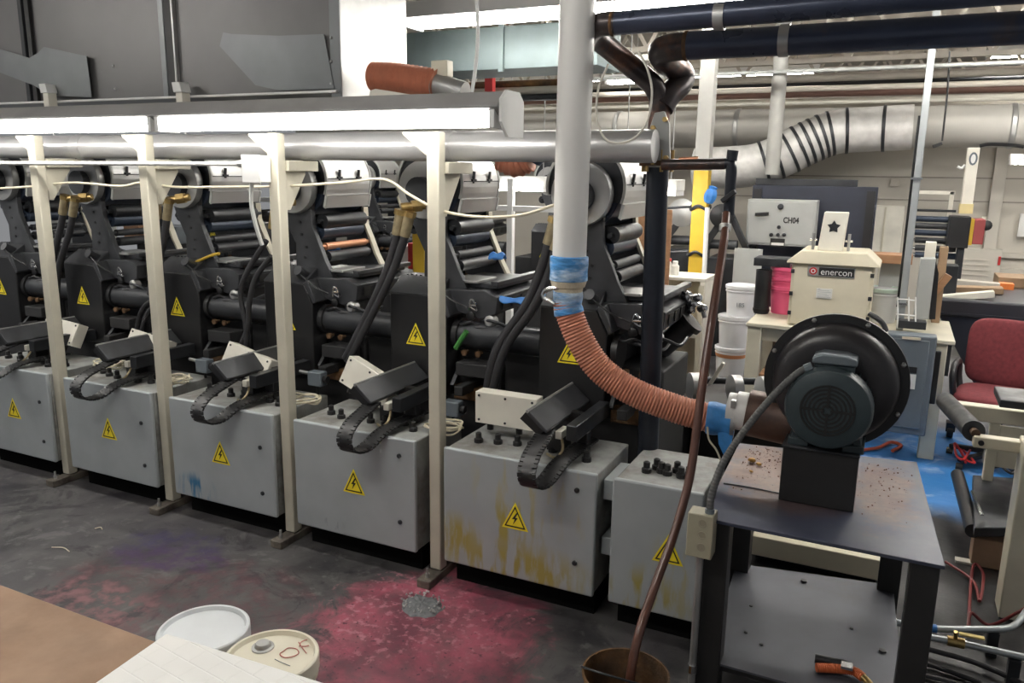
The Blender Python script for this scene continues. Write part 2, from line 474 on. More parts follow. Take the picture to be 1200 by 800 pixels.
strip_light(fl_lab[0], at(590, 212, y=7.2), at(645, 213, y=7.2), .3, .1, 3)
strip_light(fl_lab[1], at(722, 216, y=7.2), at(798, 217, y=7.2), .3, .1, 3)
strip_light(fl_lab[2], at(478, 17, y=5.0), at(478, 17, y=5.0) + V((4.9, 0, 0)), .3, .1, 2, group='overhead strip lights')
strip_light(fl_lab[3], at(1183, 184, y=9.2), at(1183, 184, y=9.2) + V((1.2, 0, 0)))
strip_light('small ceiling light panel seen under the sloping black pipe', at(712, 92, y=9.9) , at(752, 90, y=9.9), .25)
# rows of strip lights on the ceiling, most of them outside the frame
for k, (x, y) in enumerate(((-2.0, .35), (-6.6, .8), (2.6, 5.2), (-1.6, 7.4), (1.5, 8.2), (-5.5, 7.4), (2.0, 12.5), (-2.5, 13.5), (-6, 13.5), (1.5, 19), (-3, 19))):
    strip_light('strip light on the deck, %s' % ('over the camera side aisle', 'far left over the aisle', 'right of the work area', 'over the second press row', 'over the work benches', 'far left over the second row', 'far right beyond the back wall', 'centre beyond the back wall', 'left beyond the back wall', 'farthest right', 'farthest left')[k],
                (x - 1.2, y, CZ - .25), (x + 1.2, y, CZ - .25), .3, .08, 2, 'tube3' if y > 4 else 'tube4', 'deck strip lights')
# ------------------------------------------------------------------ warning signs
def warn(parent, c, size, n=(0, -1, 0), name='warning_sign'):
    """yellow triangle with its black border and flash, facing -Y"""
    b = MB(); c = V(c); h = size; w = size * 1.02
    tri = lambda s, dy: [c + V((-w / 2 * s, dy, -h / 3 * s)), c + V((w / 2 * s, dy, -h / 3 * s)), c + V((0, dy, h * 2 / 3 * s))]
    b.prism(tri(1, 0), (0, -.0015, 0))
    b.cur = 1
    a, d = tri(.80, -.002), tri(.66, -.002)
    for i in range(3):
        j = (i + 1) % 3
        b.prism([a[i], a[j], d[j], d[i]], (0, -.0006, 0))
    fl = [(.06, .30), (-.13, .02), (-.01, .03), (-.09, -.22), (.12, .10), (.01, .09), (.13, .30)]
    b.prism([c + V((x * h * .9, -.002, (z + .02) * h * .9)) for x, z in fl], (0, -.0006, 0))
    return b.build(name, [K['yellow'], K['ink']], parent)


# ------------------------------------------------------------------ cabinets
def stain_mat(name, base, stains):
    """grey enamel with ink runs; stains = [(x, z, rx, rz, colour)] in metres from the panel's object origin"""
    m = mat(name, base, .36, var=.07, scale=5)
    nt = m.node_tree; N = nt.nodes; L = nt.links; bs = N['Principled BSDF']
    src = bs.inputs['Base Color'].links[0].from_socket
    g = N.new('ShaderNodeTexCoord').outputs['Object']
    mp = N.new('ShaderNodeMapping'); mp.inputs['Scale'].default_value = (22, 8, 5); L.new(g, mp.inputs[0])
    n = N.new('ShaderNodeTexNoise'); n.inputs['Scale'].default_value = 1; n.inputs['Detail'].default_value = 7; L.new(mp.outputs[0], n.inputs['Vector'])
    for x, z, rx, rz, col, lo in stains:
        p = N.new('ShaderNodeMapping'); p.vector_type = 'TEXTURE'; p.inputs['Location'].default_value = (x, 0, z); p.inputs['Scale'].default_value = (rx, 50, rz); L.new(g, p.inputs[0])
        ln = N.new('ShaderNodeVectorMath'); ln.operation = 'LENGTH'; L.new(p.outputs[0], ln.inputs[0])
        f = N.new('ShaderNodeMapRange'); f.inputs[1].default_value = 1; f.inputs[2].default_value = .4; L.new(ln.outputs['Value'], f.inputs[0])
        r = N.new('ShaderNodeMapRange'); r.inputs[1].default_value = lo; r.inputs[2].default_value = lo + .12; L.new(n.outputs[0], r.inputs[0])
        mu = N.new('ShaderNodeMath'); mu.operation = 'MULTIPLY'; L.new(f.outputs[0], mu.inputs[0]); L.new(r.outputs[0], mu.inputs[1])
        mx = N.new('ShaderNodeMix'); mx.data_type = 'RGBA'; L.new(mu.outputs[0], mx.inputs[0]); L.new(src, mx.inputs[6]); mx.inputs[7].default_value = (*col, 1); src = mx.outputs[2]
    L.new(src, bs.inputs['Base Color'])
    return m


YL = (.34, .285, .075); GB = (.39, .365, .24)
CABS = [
    (-5.19, -4.475, 'leftmost grey electrical cabinet, left of the first cream post', None),
    (-4.325, -3.605, 'second grey electrical cabinet, between the first and second cream posts', None),
    (-3.465, -2.742, 'third grey electrical cabinet with a blue ink smear low on its door', [(-.20, .06, .16, .10, (.03, .16, .30), .46)]),
    (-2.607, -1.895, 'fourth grey electrical cabinet, left of the post by the pink stain', [(-.12, .05, .07, .035, (.03, .03, .03), .47)]),
    (-1.743, -1.012, 'fifth grey electrical cabinet with yellow ink runs below the white pipe', [(0, .05, .45, .16, YL, .44), (-.3, .13, .14, .14, YL, .42), (.1, .42, .42, .22, GB, .53), (-.02, .24, .2, .14, YL, .52)]),
    (-.944, -.572, 'narrow grey electrical cabinet beside the steel table', [(-.02, .06, .22, .16, YL, .47), (.1, .2, .15, .2, GB, .53)]),
]
for k, (x0, x1, lab, st) in enumerate(CABS):
    t = thing('electrical_cabinet', lab, 'electrical cabinet', ((x0 + x1) / 2, 3.15, .128), 'row of electrical cabinets')
    MB().box(x0 + .006, 2.975, .128, x1 - .006, 3.40, .676).build('cabinet_body', K['cabtop'], t, bev=.006)
    dm = K['cab'] if not st else stain_mat('stained_door', (.36, .39, .40), st)
    d = MB().box(x0, 2.948, .128, x1, 2.972, .682).build('door', dm, t, bev=.008, seg=3)
    tx = (-4.821, -3.966, -3.106, -2.244, -1.38, -.70)[k]
    warn(d, (tx, 2.9475, .405), .125)
    for z in ((.60, .27) if k > 2 else (.50, .25)):
        if k == 5: break
        l = MB().lathe([(.011, 0), (.011, .006), (.004, .008)], (x1 - .085, 2.948, z), (0, -1, 0), 12).build('lock', K['dark'], d)
    # clutter bolted to the lid: cable glands
    for i in range(7):
        gx = x0 + .10 + i * (x1 - x0 - .2) / 6; gy = 3.12 + .03 * math.sin(i * 2.3 + k)
        MB().lathe([(.021, 0), (.021, .018), (.014, .022), (.014, .045), (.006, .05)], (gx, gy, .676), (0, 0, 1), 10).build('cable_gland', K['black'], t)
    MB().box(x0 + .02, 3.035, 0, x1 - .02, 3.38, .128).build('plinth', K['void'], t)  # black block standing in for the shadow gap below the cabinet

# connection box between fifth and sixth cabinets
t = thing('gap_duct', 'short grey wireway joining the last two cabinets', 'wireway', (-.977, 3.1, .5))
MB().box(-1.006, 3.02, .55, -.95, 3.25, .64).build('wireway_body', K['cab'], t, bev=.004)
MB().box(-1.006, 3.02, .30, -.95, 3.2, .38).build('lower_wireway', K['cab'], t, bev=.004)
# ------------------------------------------------------------------ press units
XC = [-1.365 - .868 * k for k in range(6)]
PL = [(335, 249), (342.5, 268), (350, 285), (351, 325), (396, 330), (384, 305), (379, 291), (370, 268), (368, 246)]
PLW = [at(px, py, y=3.62) for px, py in PL]
PLR = [(p.x + 3.079, p.z) for p in PLW]


def press(x):
    t = thing('press_unit', 'x', 'printing press unit', (x, 3.5, 0), 'row of dark press units')
    # gear housing with the sign
    h = MB()
    h.prism([(x - .16, 3.5, .74), (x + .185, 3.5, .74), (x + .185, 3.5, 1.16), (x + .13, 3.5, 1.265), (x - .16, 3.5, 1.265)], (0, .12, 0))
    hs = h.build('gear_housing', K['black'], t, bev=.006)
    warn(hs, (x, 3.499, 1.035), .118)
    s = MB().prism([(x - .165, 3.495, 1.265), (x - .165, 3.62, 1.345), (x - .165, 3.75, 1.345), (x - .165, 3.75, 1.265)], (.30, 0, 0))
    s.prism([(x + .13, 3.495, 1.275), (x + .195, 3.495, 1.155), (x + .215, 3.495, 1.17), (x + .16, 3.495, 1.29)], (0, .14, 0))
    s = s.build('housing_shoulder', K['plate'], t, bev=.005)
    rv = MB()
    for i in range(9): rv.lathe([(.006, 0), (.006, .006)], (x - .13 + i * .028, 3.63, 1.345), (0, 0, 1), 8)
    rv.build('rivet_row', K['dark'], s)
    MB().cyl((x + .09, 3.57, 1.30), (x + .09, 3.50, 1.34), .028, n=14).build('cap_bolt', K['plate'], s)
    # side plates
    f = MB().prism([(x + a, 3.62, z) for a, z in PLR], (0, .035, 0))
    f.prism([(x + PLR[0][0], 3.62, PLR[0][1]), (x + PLR[8][0], 3.62, PLR[8][1]), (x + .13, 3.62, 1.86), (x - .10, 3.62, 1.86)], (0, .035, 0))
    f = f.build('front_side_plate', K['plate'], t, bev=.003)
    for a, z in ((.02, 1.60), (.03, 1.53), (.06, 1.46), (.05, 1.40)): MB().lathe([(.009, 0), (.009, .005)], (x + a, 3.62, z), (0, -1, 0), 8).build('plate_bolt', K['black'], f)
    r = MB().prism([(x + a, 4.10, z) for a, z in PLR], (0, .035, 0))
    r.prism([(x + PLR[0][0], 4.1, PLR[0][1]), (x + PLR[8][0], 4.1, PLR[8][1]), (x + .13, 4.1, 1.86), (x - .10, 4.1, 1.86)], (0, .035, 0))
    r = r.build('rear_side_plate', K['dark'], t)
    e = MB()
    ed = [PLR[8], PLR[7], PLR[6], PLR[5], PLR[4]]
    for (a, z), (c, w) in zip(ed, ed[1:]):
        e.prism([(x + a, 4.095, z), (x + a + .016, 4.095, z), (x + c + .016, 4.095, w), (x + c, 4.095, w)], (0, .045, 0))
    e.build('plate_edge', K['cream'], r)
    # impression drum and its sheet cover
    d = MB().lathe([(.05, 0), (.155, 0), (.165, .01), (.165, .42), (.155, .43)], (x, 3.66, 1.80), (0, 1, 0), 36).build('drum', K['navy'], t)
    MB().lathe([(.0, 0), (.075, 0), (.075, .05), (.05, .06), (.05, .10)][::-1], (x, 3.53, 1.79), (0, 1, 0), 24).build('drum_hub', K['dark'], d)
    MB().lathe([(.02, 0), (.148, .006), (.152, .02), (.152, .05)], (x, 3.575, 1.80), (0, 1, 0), 32).build('bearing_cover', K['galv'], d)
    hd = MB()
    prof = [(.20 * math.cos(a), .20 * math.sin(a)) for a in [R(-22 + i * 8.9) for i in range(25)]]
    prof = [(.180, -.148), (.197, -.078)] + prof
    ins = [(u * .965, v * .965) for u, v in prof]
    n = len(prof)
    for i in range(n - 1):
        q = [prof[i], prof[i + 1], ins[i + 1], ins[i]]
        hd.prism([(x + u, 3.645, 1.83 + v) for u, v in q], (0, .42, 0))
    hd = hd.build('drum_cover', K['silver'], t, ang=20)
    for yy in (3.643, 4.055):
        ed = MB()
        for i in range(n - 1):
            a0, a1 = prof[i], prof[i + 1]
            q = [(a0[0] * 1.02, a0[1] * 1.02), (a1[0] * 1.02, a1[1] * 1.02), (a1[0] * .95, a1[1] * .95), (a0[0] * .95, a0[1] * .95)]
            ed.prism([(x + u, yy, 1.83 + v) for u, v in q], (0, .012, 0))
        ed.build('cover_rim', K['grey'], hd)
    hg = MB()
    for yy in (3.76, 3.94):
        hg.beam((x + .199, yy, 1.835), (x + .206, yy, 1.895), .012, .012); hg.beam((x + .2, yy - .02, 1.85), (x + .2, yy + .02, 1.85), .02, .012)
    hg.box(x + .2, 3.66, 1.842, x + .204, 4.05, 1.847)
    hg.build('cover_hinge', K['dark'], hd)
    ec = MB().prism([(x + u * .95, 3.655, 1.83 + v * .95) for u, v in prof[1:]], (0, .01, 0)).build('cover_end', K['dark'], hd)
    # rollers
    for a, z, rr, m in ((.13, 1.605, .042, 'dark'), (.10, 1.545, .046, 'navy'), (.145, 1.462, .022, 'plate'), (.16, 1.405, .030, 'dark'), (-.12, 1.60, .04, 'dark')):
        MB().lathe([(.012, -.03), (.012, 0), (rr, 0), (rr, .38), (.012, .38), (.012, .44)], (x + a, 3.68, z), (0, 1, 0), 20).build('roller', K[m], t)
    # ink deck
    dk = MB().prism([(x + .07, 3.58, 1.29), (x + .36, 3.58, 1.30), (x + .44, 3.58, 1.27), (x + .43, 3.58, 1.185), (x + .34, 3.58, 1.15), (x + .12, 3.58, 1.20)], (0, .62, 0)).build('ink_deck', K['plate'], t, bev=.004)
    sl = MB()
    for i in range(5): sl.prism([(x + .438, 3.64 + i * .11, 1.203), (x + .434, 3.72 + i * .11, 1.203), (x + .44, 3.72 + i * .11, 1.255), (x + .44, 3.64 + i * .11, 1.255)], (.004, 0, 0))
    sl.build('slot_row', K['ink'], dk)
    tr = MB().box(x + .09, 3.66, 1.30, x + .40, 4.12, 1.325); tr.box(x + .38, 3.62, 1.32, x + .42, 4.16, 1.345)
    tr.build('ink_tray', K['plate'], dk, bev=.004)
    MB().box(x + .12, 3.63, 1.325, x + .30, 3.85, 1.34).build('wash_pan', K['galv'], dk, bev=.003)
    MB().tube([(x + .285, 3.56, 1.20), (x + .295, 3.55, 1.23), (x + .305, 3.55, 1.255), (x + .325, 3.55, 1.238), (x + .33, 3.56, 1.20), (x + .295, 3.55, 1.222), (x + .335, 3.55, 1.225)], .0065, 8).build('clamp_hook', K['chrome'], t)
    MB().tube([(x + .09, 3.50, 1.33), (x + .2, 3.5, 1.26), (x + .29, 3.52, 1.22)], .004, 6).build('hook_cable', K['black'], t)
    # line shaft tube along the machine, base casting, guide rails
    MB().lathe([(.05, 0), (.072, .005), (.072, .485), (.05, .49)], (x + .21, 3.60, 1.06), (1, 0, 0), 24).build('shaft_tube', K['dark'], t)
    MB().lathe([(.085, 0), (.085, .03)], (x + .20, 3.60, 1.06), (1, 0, 0), 24).build('shaft_flange', K['black'], t)
    bs = MB().box(x - .425, 3.56, 0, x + .425, 4.16, .74); bs.box(x - .425, 3.66, .74, x + .425, 4.16, .97); bs.box(x - .16, 3.64, .97, x + .2, 4.14, 1.27)
    bs.build('base_casting', K['matte'], t, bev=.01)
    MB().beam((x + .30, 3.42, .80), (x + .30, 3.62, .80), .05, .05).build('stub_rail', K['matte'], t, bev=.005)
    MB().box(x + .24, 3.5, .86, x + .42, 3.62, .93).build('lower_bracket', K['matte'], t, bev=.005)
    # small tubes, knobs and a pump below the ink deck
    for i, (a, z, m) in enumerate(((.30, 1.13, 'rubber'), (.38, 1.11, 'rubber'), (.46, 1.14, 'dark'))):
        MB().tube([(x + a - .12, 3.6, z), (x + a - .05, 3.555, z - .01 + .012 * i), (x + a, 3.56, z + .005), (x + a + .05, 3.6, z - .02), (x + a + .06, 3.7, z)], .008, 6, 6).build('ink_tube', K[m], t)
    MB().lathe([(.02, 0), (.032, .01), (.032, .05), (.02, .06)], (x + .40, 3.62, 1.145), (0, -1, 0), 14).build('pump_cap', K['galv'], t)
    MB().lathe([(.014, 0), (.024, .006), (.024, .02), (.012, .026)], (x + .29, 3.585, 1.165), (0, -1, 0), 12).build('adjust_knob', K['black'], t)
    MB().beam((x + .22, 3.60, .90), (x + .22, 3.50, .80), .02, .02).build('drip_spout', K['dark'], t)
    MB().box(x + .205, 3.54, .72, x + .40, 3.62, .79).build('rust_block', K['rust'], t, bev=.005)
    # ink nipples
    for a in (.28, .36):
        MB().lathe([(.008, 0), (.008, .03), (.016, .03), (.016, .045)], (x + a, 3.56, .98), (0, -1, 0), 10).build('nipple', K['rust'], t)
    return t


u0 = press(XC[0])
labs = ['press unit behind the white pipe, nearest the dark vertical pipe', 'press unit behind the cream post by the pink floor stain', 'press unit right of the cream post under the electrical box',
        'press unit behind the second cream post from the left', 'press unit right of the first cream post from the left', 'press unit at the left edge of the row']
u0['label'] = labs[0]
for k in range(1, 6):
    o = dup(u0, (XC[k], 3.5, 0), labs[k])
    if k == 2:
        rl = sorted((c for c in o.children if c.name.startswith('roller')), key=lambda c: c.name)[2]
        rl.material_slots[0].link = 'OBJECT'; rl.material_slots[0].material = K['copper']
fl = ['far row press unit seen left of the first post', 'far row press unit seen between the two left posts', 'far row press unit seen left of the third post', 'far row press unit seen past the post by the pink stain', 'far row press unit seen beside the dark pipe']
for k, x in enumerate((-8.2, -7.0, -5.8, -4.6, -3.4)):
    o = dup(u0, (x, 7.9, 0), fl[k]); o['group'] = 'far row of press units'

for c in list(u0.children):
    if c.name.startswith('shaft_tube'): bpy.data.objects.remove(c)

# rotary unions: brass fittings with their rubber hoses
def hose(lab, paths, r, fit):
    t = thing('coolant_hose', lab, 'hose', paths[0][0], 'coolant hoses on the presses')
    for i, p in enumerate(paths):
        MB().tube(p, r, 12, 10).build('hose_line', K['rubber'], t)
        if fit:
            q0, q1 = V(p[0]), V(p[1]); d = (q1 - q0).normalized()
            f = MB().lathe([(r * .9, -.03), (r * 1.25, -.03), (r * 1.25, .075), (r * 1.05, .075)], q0, d, 14).build('hose_ferrule', K['crimp'], t)
            MB().lathe([(r * 1.5, -.055), (r * 1.5, -.028)], q0, d, 6).build('hex_nut', K['brass'], f)
    if fit:
        a, b_ = fit
        MB().cyl(a, b_, .022, n=14).build('union_body', K['brass'], t)
        MB().lathe([(.033, 0), (.033, .05)], V(a).lerp(V(b_), .15), V(b_) - V(a), 6).build('union_nut', K['brass'], t)
    return t


y = 3.42
P = lambda px, py, yy=y: at(px, py, y=yy)
hose('pair of black hoses with brass union left of the first cream post', [[P(75, 238), P(72, 262), P(62, 310), P(62, 370)], [P(87, 240), P(82, 270), P(68, 320), P(66, 375)]], .021, (P(108, 231, 3.5), P(76, 233)))
hose('pair of black hoses with brass union beside the second cream post', [[P(184, 241), P(184, 272), P(181, 310), P(176, 345)], [P(197, 243), P(193, 275), P(184, 320), P(180, 350)]], .021, (P(222, 231, 3.5), P(188, 236)))
hose('black hose loop hanging right of the second cream post', [[P(190, 345), P(168, 360), P(160, 385), P(163, 400)], [P(192, 350), P(173, 366), P(166, 388), P(168, 402)]], .012, None)
hose('crossing black hoses left of the third cream post', [[P(312, 282), P(290, 318), P(282, 345), P(288, 380), P(289, 412)], [P(318, 300), P(300, 325), P(292, 355), P(290, 385), P(276, 418)]], .016, None)
hose('thick black hose pair with brass union by the yellow panel', [[P(468, 258), P(464, 282), P(450, 325), P(425, 380), P(405, 420)], [P(478, 260), P(472, 285), P(456, 328), P(430, 380), P(408, 424)]], .022, (P(498, 240, 3.5), P(470, 243)))
hose('thickest black hose pair left of the white pipe', [[P(648, 268), P(636, 310), P(618, 355), P(583, 408), P(570, 460)], [P(655, 275), P(644, 320), P(625, 360), P(592, 408), P(575, 465)]], .024, (P(672, 252, 3.5), P(652, 254)))
t = thing('brass_union', 'brass rotary union poking out beside the third cream post', 'pipe fitting', P(330, 240))
MB().cyl(P(345, 236, 3.53), P(320, 240), .024, n=14).build('union_body', K['brass'], t)
MB().lathe([(.036, 0), (.036, .05)], P(332, 238, 3.44), (0, -1, 0), 6).build('union_nut', K['brass'], t)
MB().tube([P(322, 240), P(320, 250), P(318, 268)], .018, 10).build('elbow', K['brass'], t)

# carrier arms with drag chains on top of the cabinets
def arm(x, yf, lab):
    t = thing('cable_carrier_arm', lab, 'cable carrier', (x, yf, .70), 'cable carrier arms over the cabinets')
    a0 = V((x, yf, .90)); d = V((0, .52, 0))
    c = MB().prism([a0 + V((u, 0, v)) for u, v in ((-.012, .0), (.004, .004), (.088, -.068), (.085, -.08), (.07, -.074), (-.004, -.012))], d).build('arm_channel', K['plate'], t, bev=.002)
    MB().prism([a0 + V((u, .004, v)) for u, v in ((-.012, .0), (-.004, -.012), (.07, -.074), (.05, -.10), (-.04, -.035))], d * .98).build('arm_core', K['black'], c)
    MB().tube([a0 + V((-.004, -.002, .003)), a0 + d + V((-.004, 0, .003))], .0075, 8, 4).build('arm_lip', K['galv'], c)
    lp = [(.062, .06, .815), (.075, -.03, .80), (.088, -.155, .772), (.098, -.225, .72), (.110, -.205, .660), (.128, -.12, .648), (.150, -.02, .695), (.162, .09, .712), (.172, .34, .714)]
    pts = resample([(x + a, yf + b_, c_) for a, b_, c_ in lp], .022)
    k = MB(); k.ribbon(pts, (.046, 0, 0), .010, 0)
    for p, q in zip(pts, pts[1:]):
        m_ = (p + q) / 2; dd = (q - p).normalized() * .0085
        for sx in (-.027, .027):
            k.beam(m_ - dd + V((sx, 0, 0)), m_ + dd + V((sx, 0, 0)), .010, .026, (1, 0, 0))
    k.build('drag_chain', K['black'], t, ang=60)
    MB().beam((x + .16, yf + .10, .80), (x + .16, yf + .53, .80), .05, .07).build('lower_rail', K['dark'], t, bev=.004)
    MB().box(x + .13, yf + .22, .676, x + .19, yf + .27, .77).build('rail_foot', K['black'], t, bev=.003)
    MB().box(x + .085, yf + .10, .765, x + .115, yf + .19, .80).build('terminal_block', K['boxw'], t, bev=.003)
    MB().box(x + .02, yf + .16, .685, x + .10, yf + .26, .76).build('connector_block', K['black'], t, bev=.004)
    MB().tube([(x + .10, yf + .14, .765), (x + .13, yf + .08, .73), (x + .11, yf + .05, .70), (x + .05, yf + .1, .69)], .006, 6).build('pigtail', K['crimp'], t)
    MB().beam((x + .03, yf + .3, .82), (x + .15, yf + .32, .80), .04, .05).build('arm_bracket', K['black'], t)
    return t


for k, lab in enumerate(('carrier arm with looped drag chain right of the upright white box', 'carrier arm with looped drag chain in front of the tilted white box',
                         'carrier arm with looped drag chain over the third cabinet', 'carrier arm with looped drag chain over the second cabinet', 'carrier arm with looped drag chain over the leftmost cabinet')):
    arm(-1.335 - .896 * k, 2.965, lab)


def junction(lab, M_):
    t = thing('junction_box', lab, 'junction box', M_.to_translation(), 'white junction boxes on the cabinets')
    MB(M_).box(-.155, -.01, -.075, .155, .06, .075).build('box_body', K['boxw'], t, bev=.004)
    cv = MB(M_).box(-.155, -.018, -.075, .155, -.009, .075).build('box_cover', K['boxw'], t, bev=.003)
    sc = MB(M_)
    for u in (-.135, 0, .135):
        for v in (-.058, .058): sc.lathe([(.006, 0), (.006, .003)], (u, -.018, v), (0, -1, 0), 8)
    sc.build('cover_screws', K['dark'], cv)
    for u in (-.1, .05):
        MB(M_).cyl((u, .03, -.075), (u, .03, -.115), .016, n=10).build('gland', K['black'], t)
    return t


def mt(p, rx=0, ry=0, rz=0): return Matrix.Translation(V(p)) @ Matrix.Rotation(rz, 4, 'Z') @ Matrix.Rotation(ry, 4, 'Y') @ Matrix.Rotation(rx, 4, 'X')


junction('upright cream white junction box left of the orange hose', mt((-1.535, 3.17, .825)))
junction('tilted cream white junction box under the black hose', mt((-2.36, 3.24, .835), R(-12), R(20), R(-6)))
junction('cream white junction box half hidden by the third post', mt((-3.17, 3.24, .84), R(-20), R(14), 0))
junction('cream white junction box behind the second post', mt((-4.02, 3.3, .835), R(-25), R(8), 0))
junction('cream white junction box at the left end of the row', mt((-4.85, 3.33, .84), R(-25), R(5), 0))
# little grey valves and loose cable coils on the lids
for k, (px, py, lab) in enumerate(((372, 443, 'small grey solenoid block left of the tilted junction box'), (531, 478, 'small grey solenoid block left of the upright junction box'), (240, 428, 'small grey solenoid block right of the second post'))):
    p = at(px, py, y=3.35)
    t = thing('solenoid_block', lab, 'valve', p, 'small grey solenoid blocks')
    MB().box(p.x - .045, p.y - .03, p.z - .04, p.x + .045, p.y + .03, p.z + .04).build('block_body', K['bluegrey'], t, bev=.006)
    MB().cyl((p.x - .045, p.y, p.z + .02), (p.x - .12, p.y, p.z + .025), .010, n=10).build('stem', K['galv'], t)
    MB().cyl((p.x + .045, p.y, p.z), (p.x + .07, p.y, p.z), .02, n=10).build('coil', K['black'], t)
    MB().cyl((p.x, p.y, p.z - .04), (p.x, p.y, .678), .008, n=8).build('pedestal_pin', K['black'], t)
coils = ((355, 472, 'loose coil of cream cable on the fourth cabinet'), (522, 503, 'loose coil of cream cable behind the nearest cream post'), (205, 448, 'loose coil of cream cable on the third cabinet'), (128, 430, 'loose coil of yellowish cable on the second cabinet'))
for k, (px, py, lab) in enumerate(coils):
    p = at(px, py, z=.69); rnd = random.Random(k)
    pts = []
    for i in range(30):
        a = i * .9; rr = .05 + .035 * rnd.random()
        pts.append((p.x + rr * math.cos(a) * 1.3, p.y + rr * math.sin(a), .684 + .028 * rnd.random() + .0008 * i))
    tag(MB().tube(pts, .0045, 6, 5).build('cable_coil', K['cable']), lab, 'cable', 'loose cable coils')
# yellow strap, green rag, blue rags
tag(MB().tube([at(213, 316, y=3.6), at(232, 306, y=3.6), at(248, 299, y=3.6), at(257, 297, y=3.6)], .009, 8).build('yellow_strap', K['colyel']), 'thin yellow strap lying on the press behind the second post', 'strap')
tag(MB().tube([at(534, 408, y=3.5), at(540, 398, y=3.5), at(547, 388, y=3.5)], .014, 8).build('green_rag', K['green']), 'small green rag hanging on the black shaft tube', 'rag')
def rag(px, py, yy, w, lab):
    p = at(px, py, y=yy); rnd = random.Random(px); b = MB(); n = 7
    vs = [(p.x + w * (i / (n - 1) - .5) , p.y + .06 * (j / 3) , p.z + .035 * math.sin(j * 1.1) + .025 * rnd.random()) for j in range(4) for i in range(n)]
    vs += [(a, b_, c - .012) for a, b_, c in vs]
    m = 4 * n; fs = []
    for j in range(3):
        for i in range(n - 1):
            q = (j * n + i, j * n + i + 1, (j + 1) * n + i + 1, (j + 1) * n + i); fs += [q, tuple(x + m for x in reversed(q))]
    edge = [i for i in range(n)] + [j * n + n - 1 for j in range(1, 4)] + [3 * n + i for i in range(n - 2, -1, -1)] + [j * n for j in range(2, 0, -1)]
    for a, c in zip(edge, edge[1:] + edge[:1]): fs.append((a, a + m, c + m, c))
    b.add(vs, fs); o = b.build('blue_rag', K['bluep']); o.modifiers.new('s', 'SUBSURF').render_levels = 1
    tag(o, lab, 'rag', 'blue rags on the presses')
rag(600, 358, 3.56, .16, 'crumpled blue rag on the press left of the white pipe')
rag(580, 306, 3.75, .09, 'small blue rag high on the press behind the cream post')
rag(388, 297, 3.75, .06, 'tiny blue rag under the rollers of the third press')
rag(112, 280, 3.75, .06, 'tiny blue rag between the two left posts')
# ------------------------------------------------------------------ cream posts carrying the strip light
pl = ['cream steel post nearest the camera, beside the pink floor stain', 'cream steel post with the white electrical box on top', 'second cream steel post from the left', 'leftmost cream steel post']
PX = (-1.815, -2.695, -3.57, -4.45)
PY = 3.02


def post(x):
    t = thing('support_post', 'x', 'post', (x, PY, 0), 'row of cream posts')
    MB().box(x - .03, PY - .03, .045, x + .03, PY + .03, 2.06).build('upright', K['post'], t, bev=.006)
    f = MB().box(x - .035, PY - .14, 0, x + .035, PY + .30, .04).build('foot_channel', K['foot'], t, bev=.004)
    MB().lathe([(.010, 0), (.010, .02), (.006, .02), (.006, .045)], (x, PY - .10, .04), (0, 0, 1), 8).build('anchor_bolt', K['galv'], f)
    MB().prism([(x, PY + .03, 1.93), (x, PY + .03, 1.70), (x, PY + .07, 1.70), (x, PY + .19, 1.87), (x, PY + .19, 1.93)], (.012, 0, 0)).build('gusset', K['post'], t, bev=.002)
    MB().box(x - .03, PY + .03, 1.885, x + .045, PY + .25, 1.935).build('cantilever_arm', K['post'], t, bev=.004)
    MB().prism([(x - .03, PY, 2.06), (x - .03, PY, 1.96), (x - .05, PY, 1.96), (x - .17, PY, 2.05), (x - .17, PY, 2.06)], (0, .01, 0)).build('light_gusset', K['post'], t, bev=.002)
    return t


q = post(PX[0]); q['label'] = pl[0]
for k in (1, 2, 3): dup(q, (PX[k], PY, 0), pl[k])

# the long strip light
YF = 2.93
t = thing('shop_strip_light', 'long bright fluorescent strip light on top of the cream posts', 'light', (-4, YF, 2.1))
x0, x1 = -8.0, -1.42
MB().prism([(x0, YF - .065, 2.105), (x0, YF - .115, 2.138), (x0, YF - .115, 2.145), (x0, YF - .06, 2.20), (x0, YF + .06, 2.20), (x0, YF + .11, 2.145), (x0, YF + .11, 2.105)], (x1 - x0, 0, 0)).build('light_housing', mat('housing_grey', (.27, .265, .26), .45), t, bev=.003)
MB().prism([(x1, YF - .10, 2.085), (x1, YF - .10, 2.17), (x1, YF - .055, 2.205), (x1, YF + .06, 2.205), (x1, YF + .10, 2.17), (x1, YF + .10, 2.03), (x1, YF - .04, 2.03)], (.012, 0, 0)).build('end_plate', K['white'], t)
for xa, xb in ((-8, -6.62), (-6.6, -5.22), (-5.2, -3.305), (-3.255, -1.45)):
    for dy, zz in ((-.085, 2.118), (-.045, 2.085)):
        MB().cyl((xa + .02, YF + dy, zz), (xb - .02, YF + dy, zz), .019, n=12).build('tube', K['tube'], t)
    for xx in (xa, xb):
        MB().box(xx - .012, YF - .105, 2.062, xx + .012, YF + .03, 2.135).build('lamp_holder', K['white'], t, bev=.003)

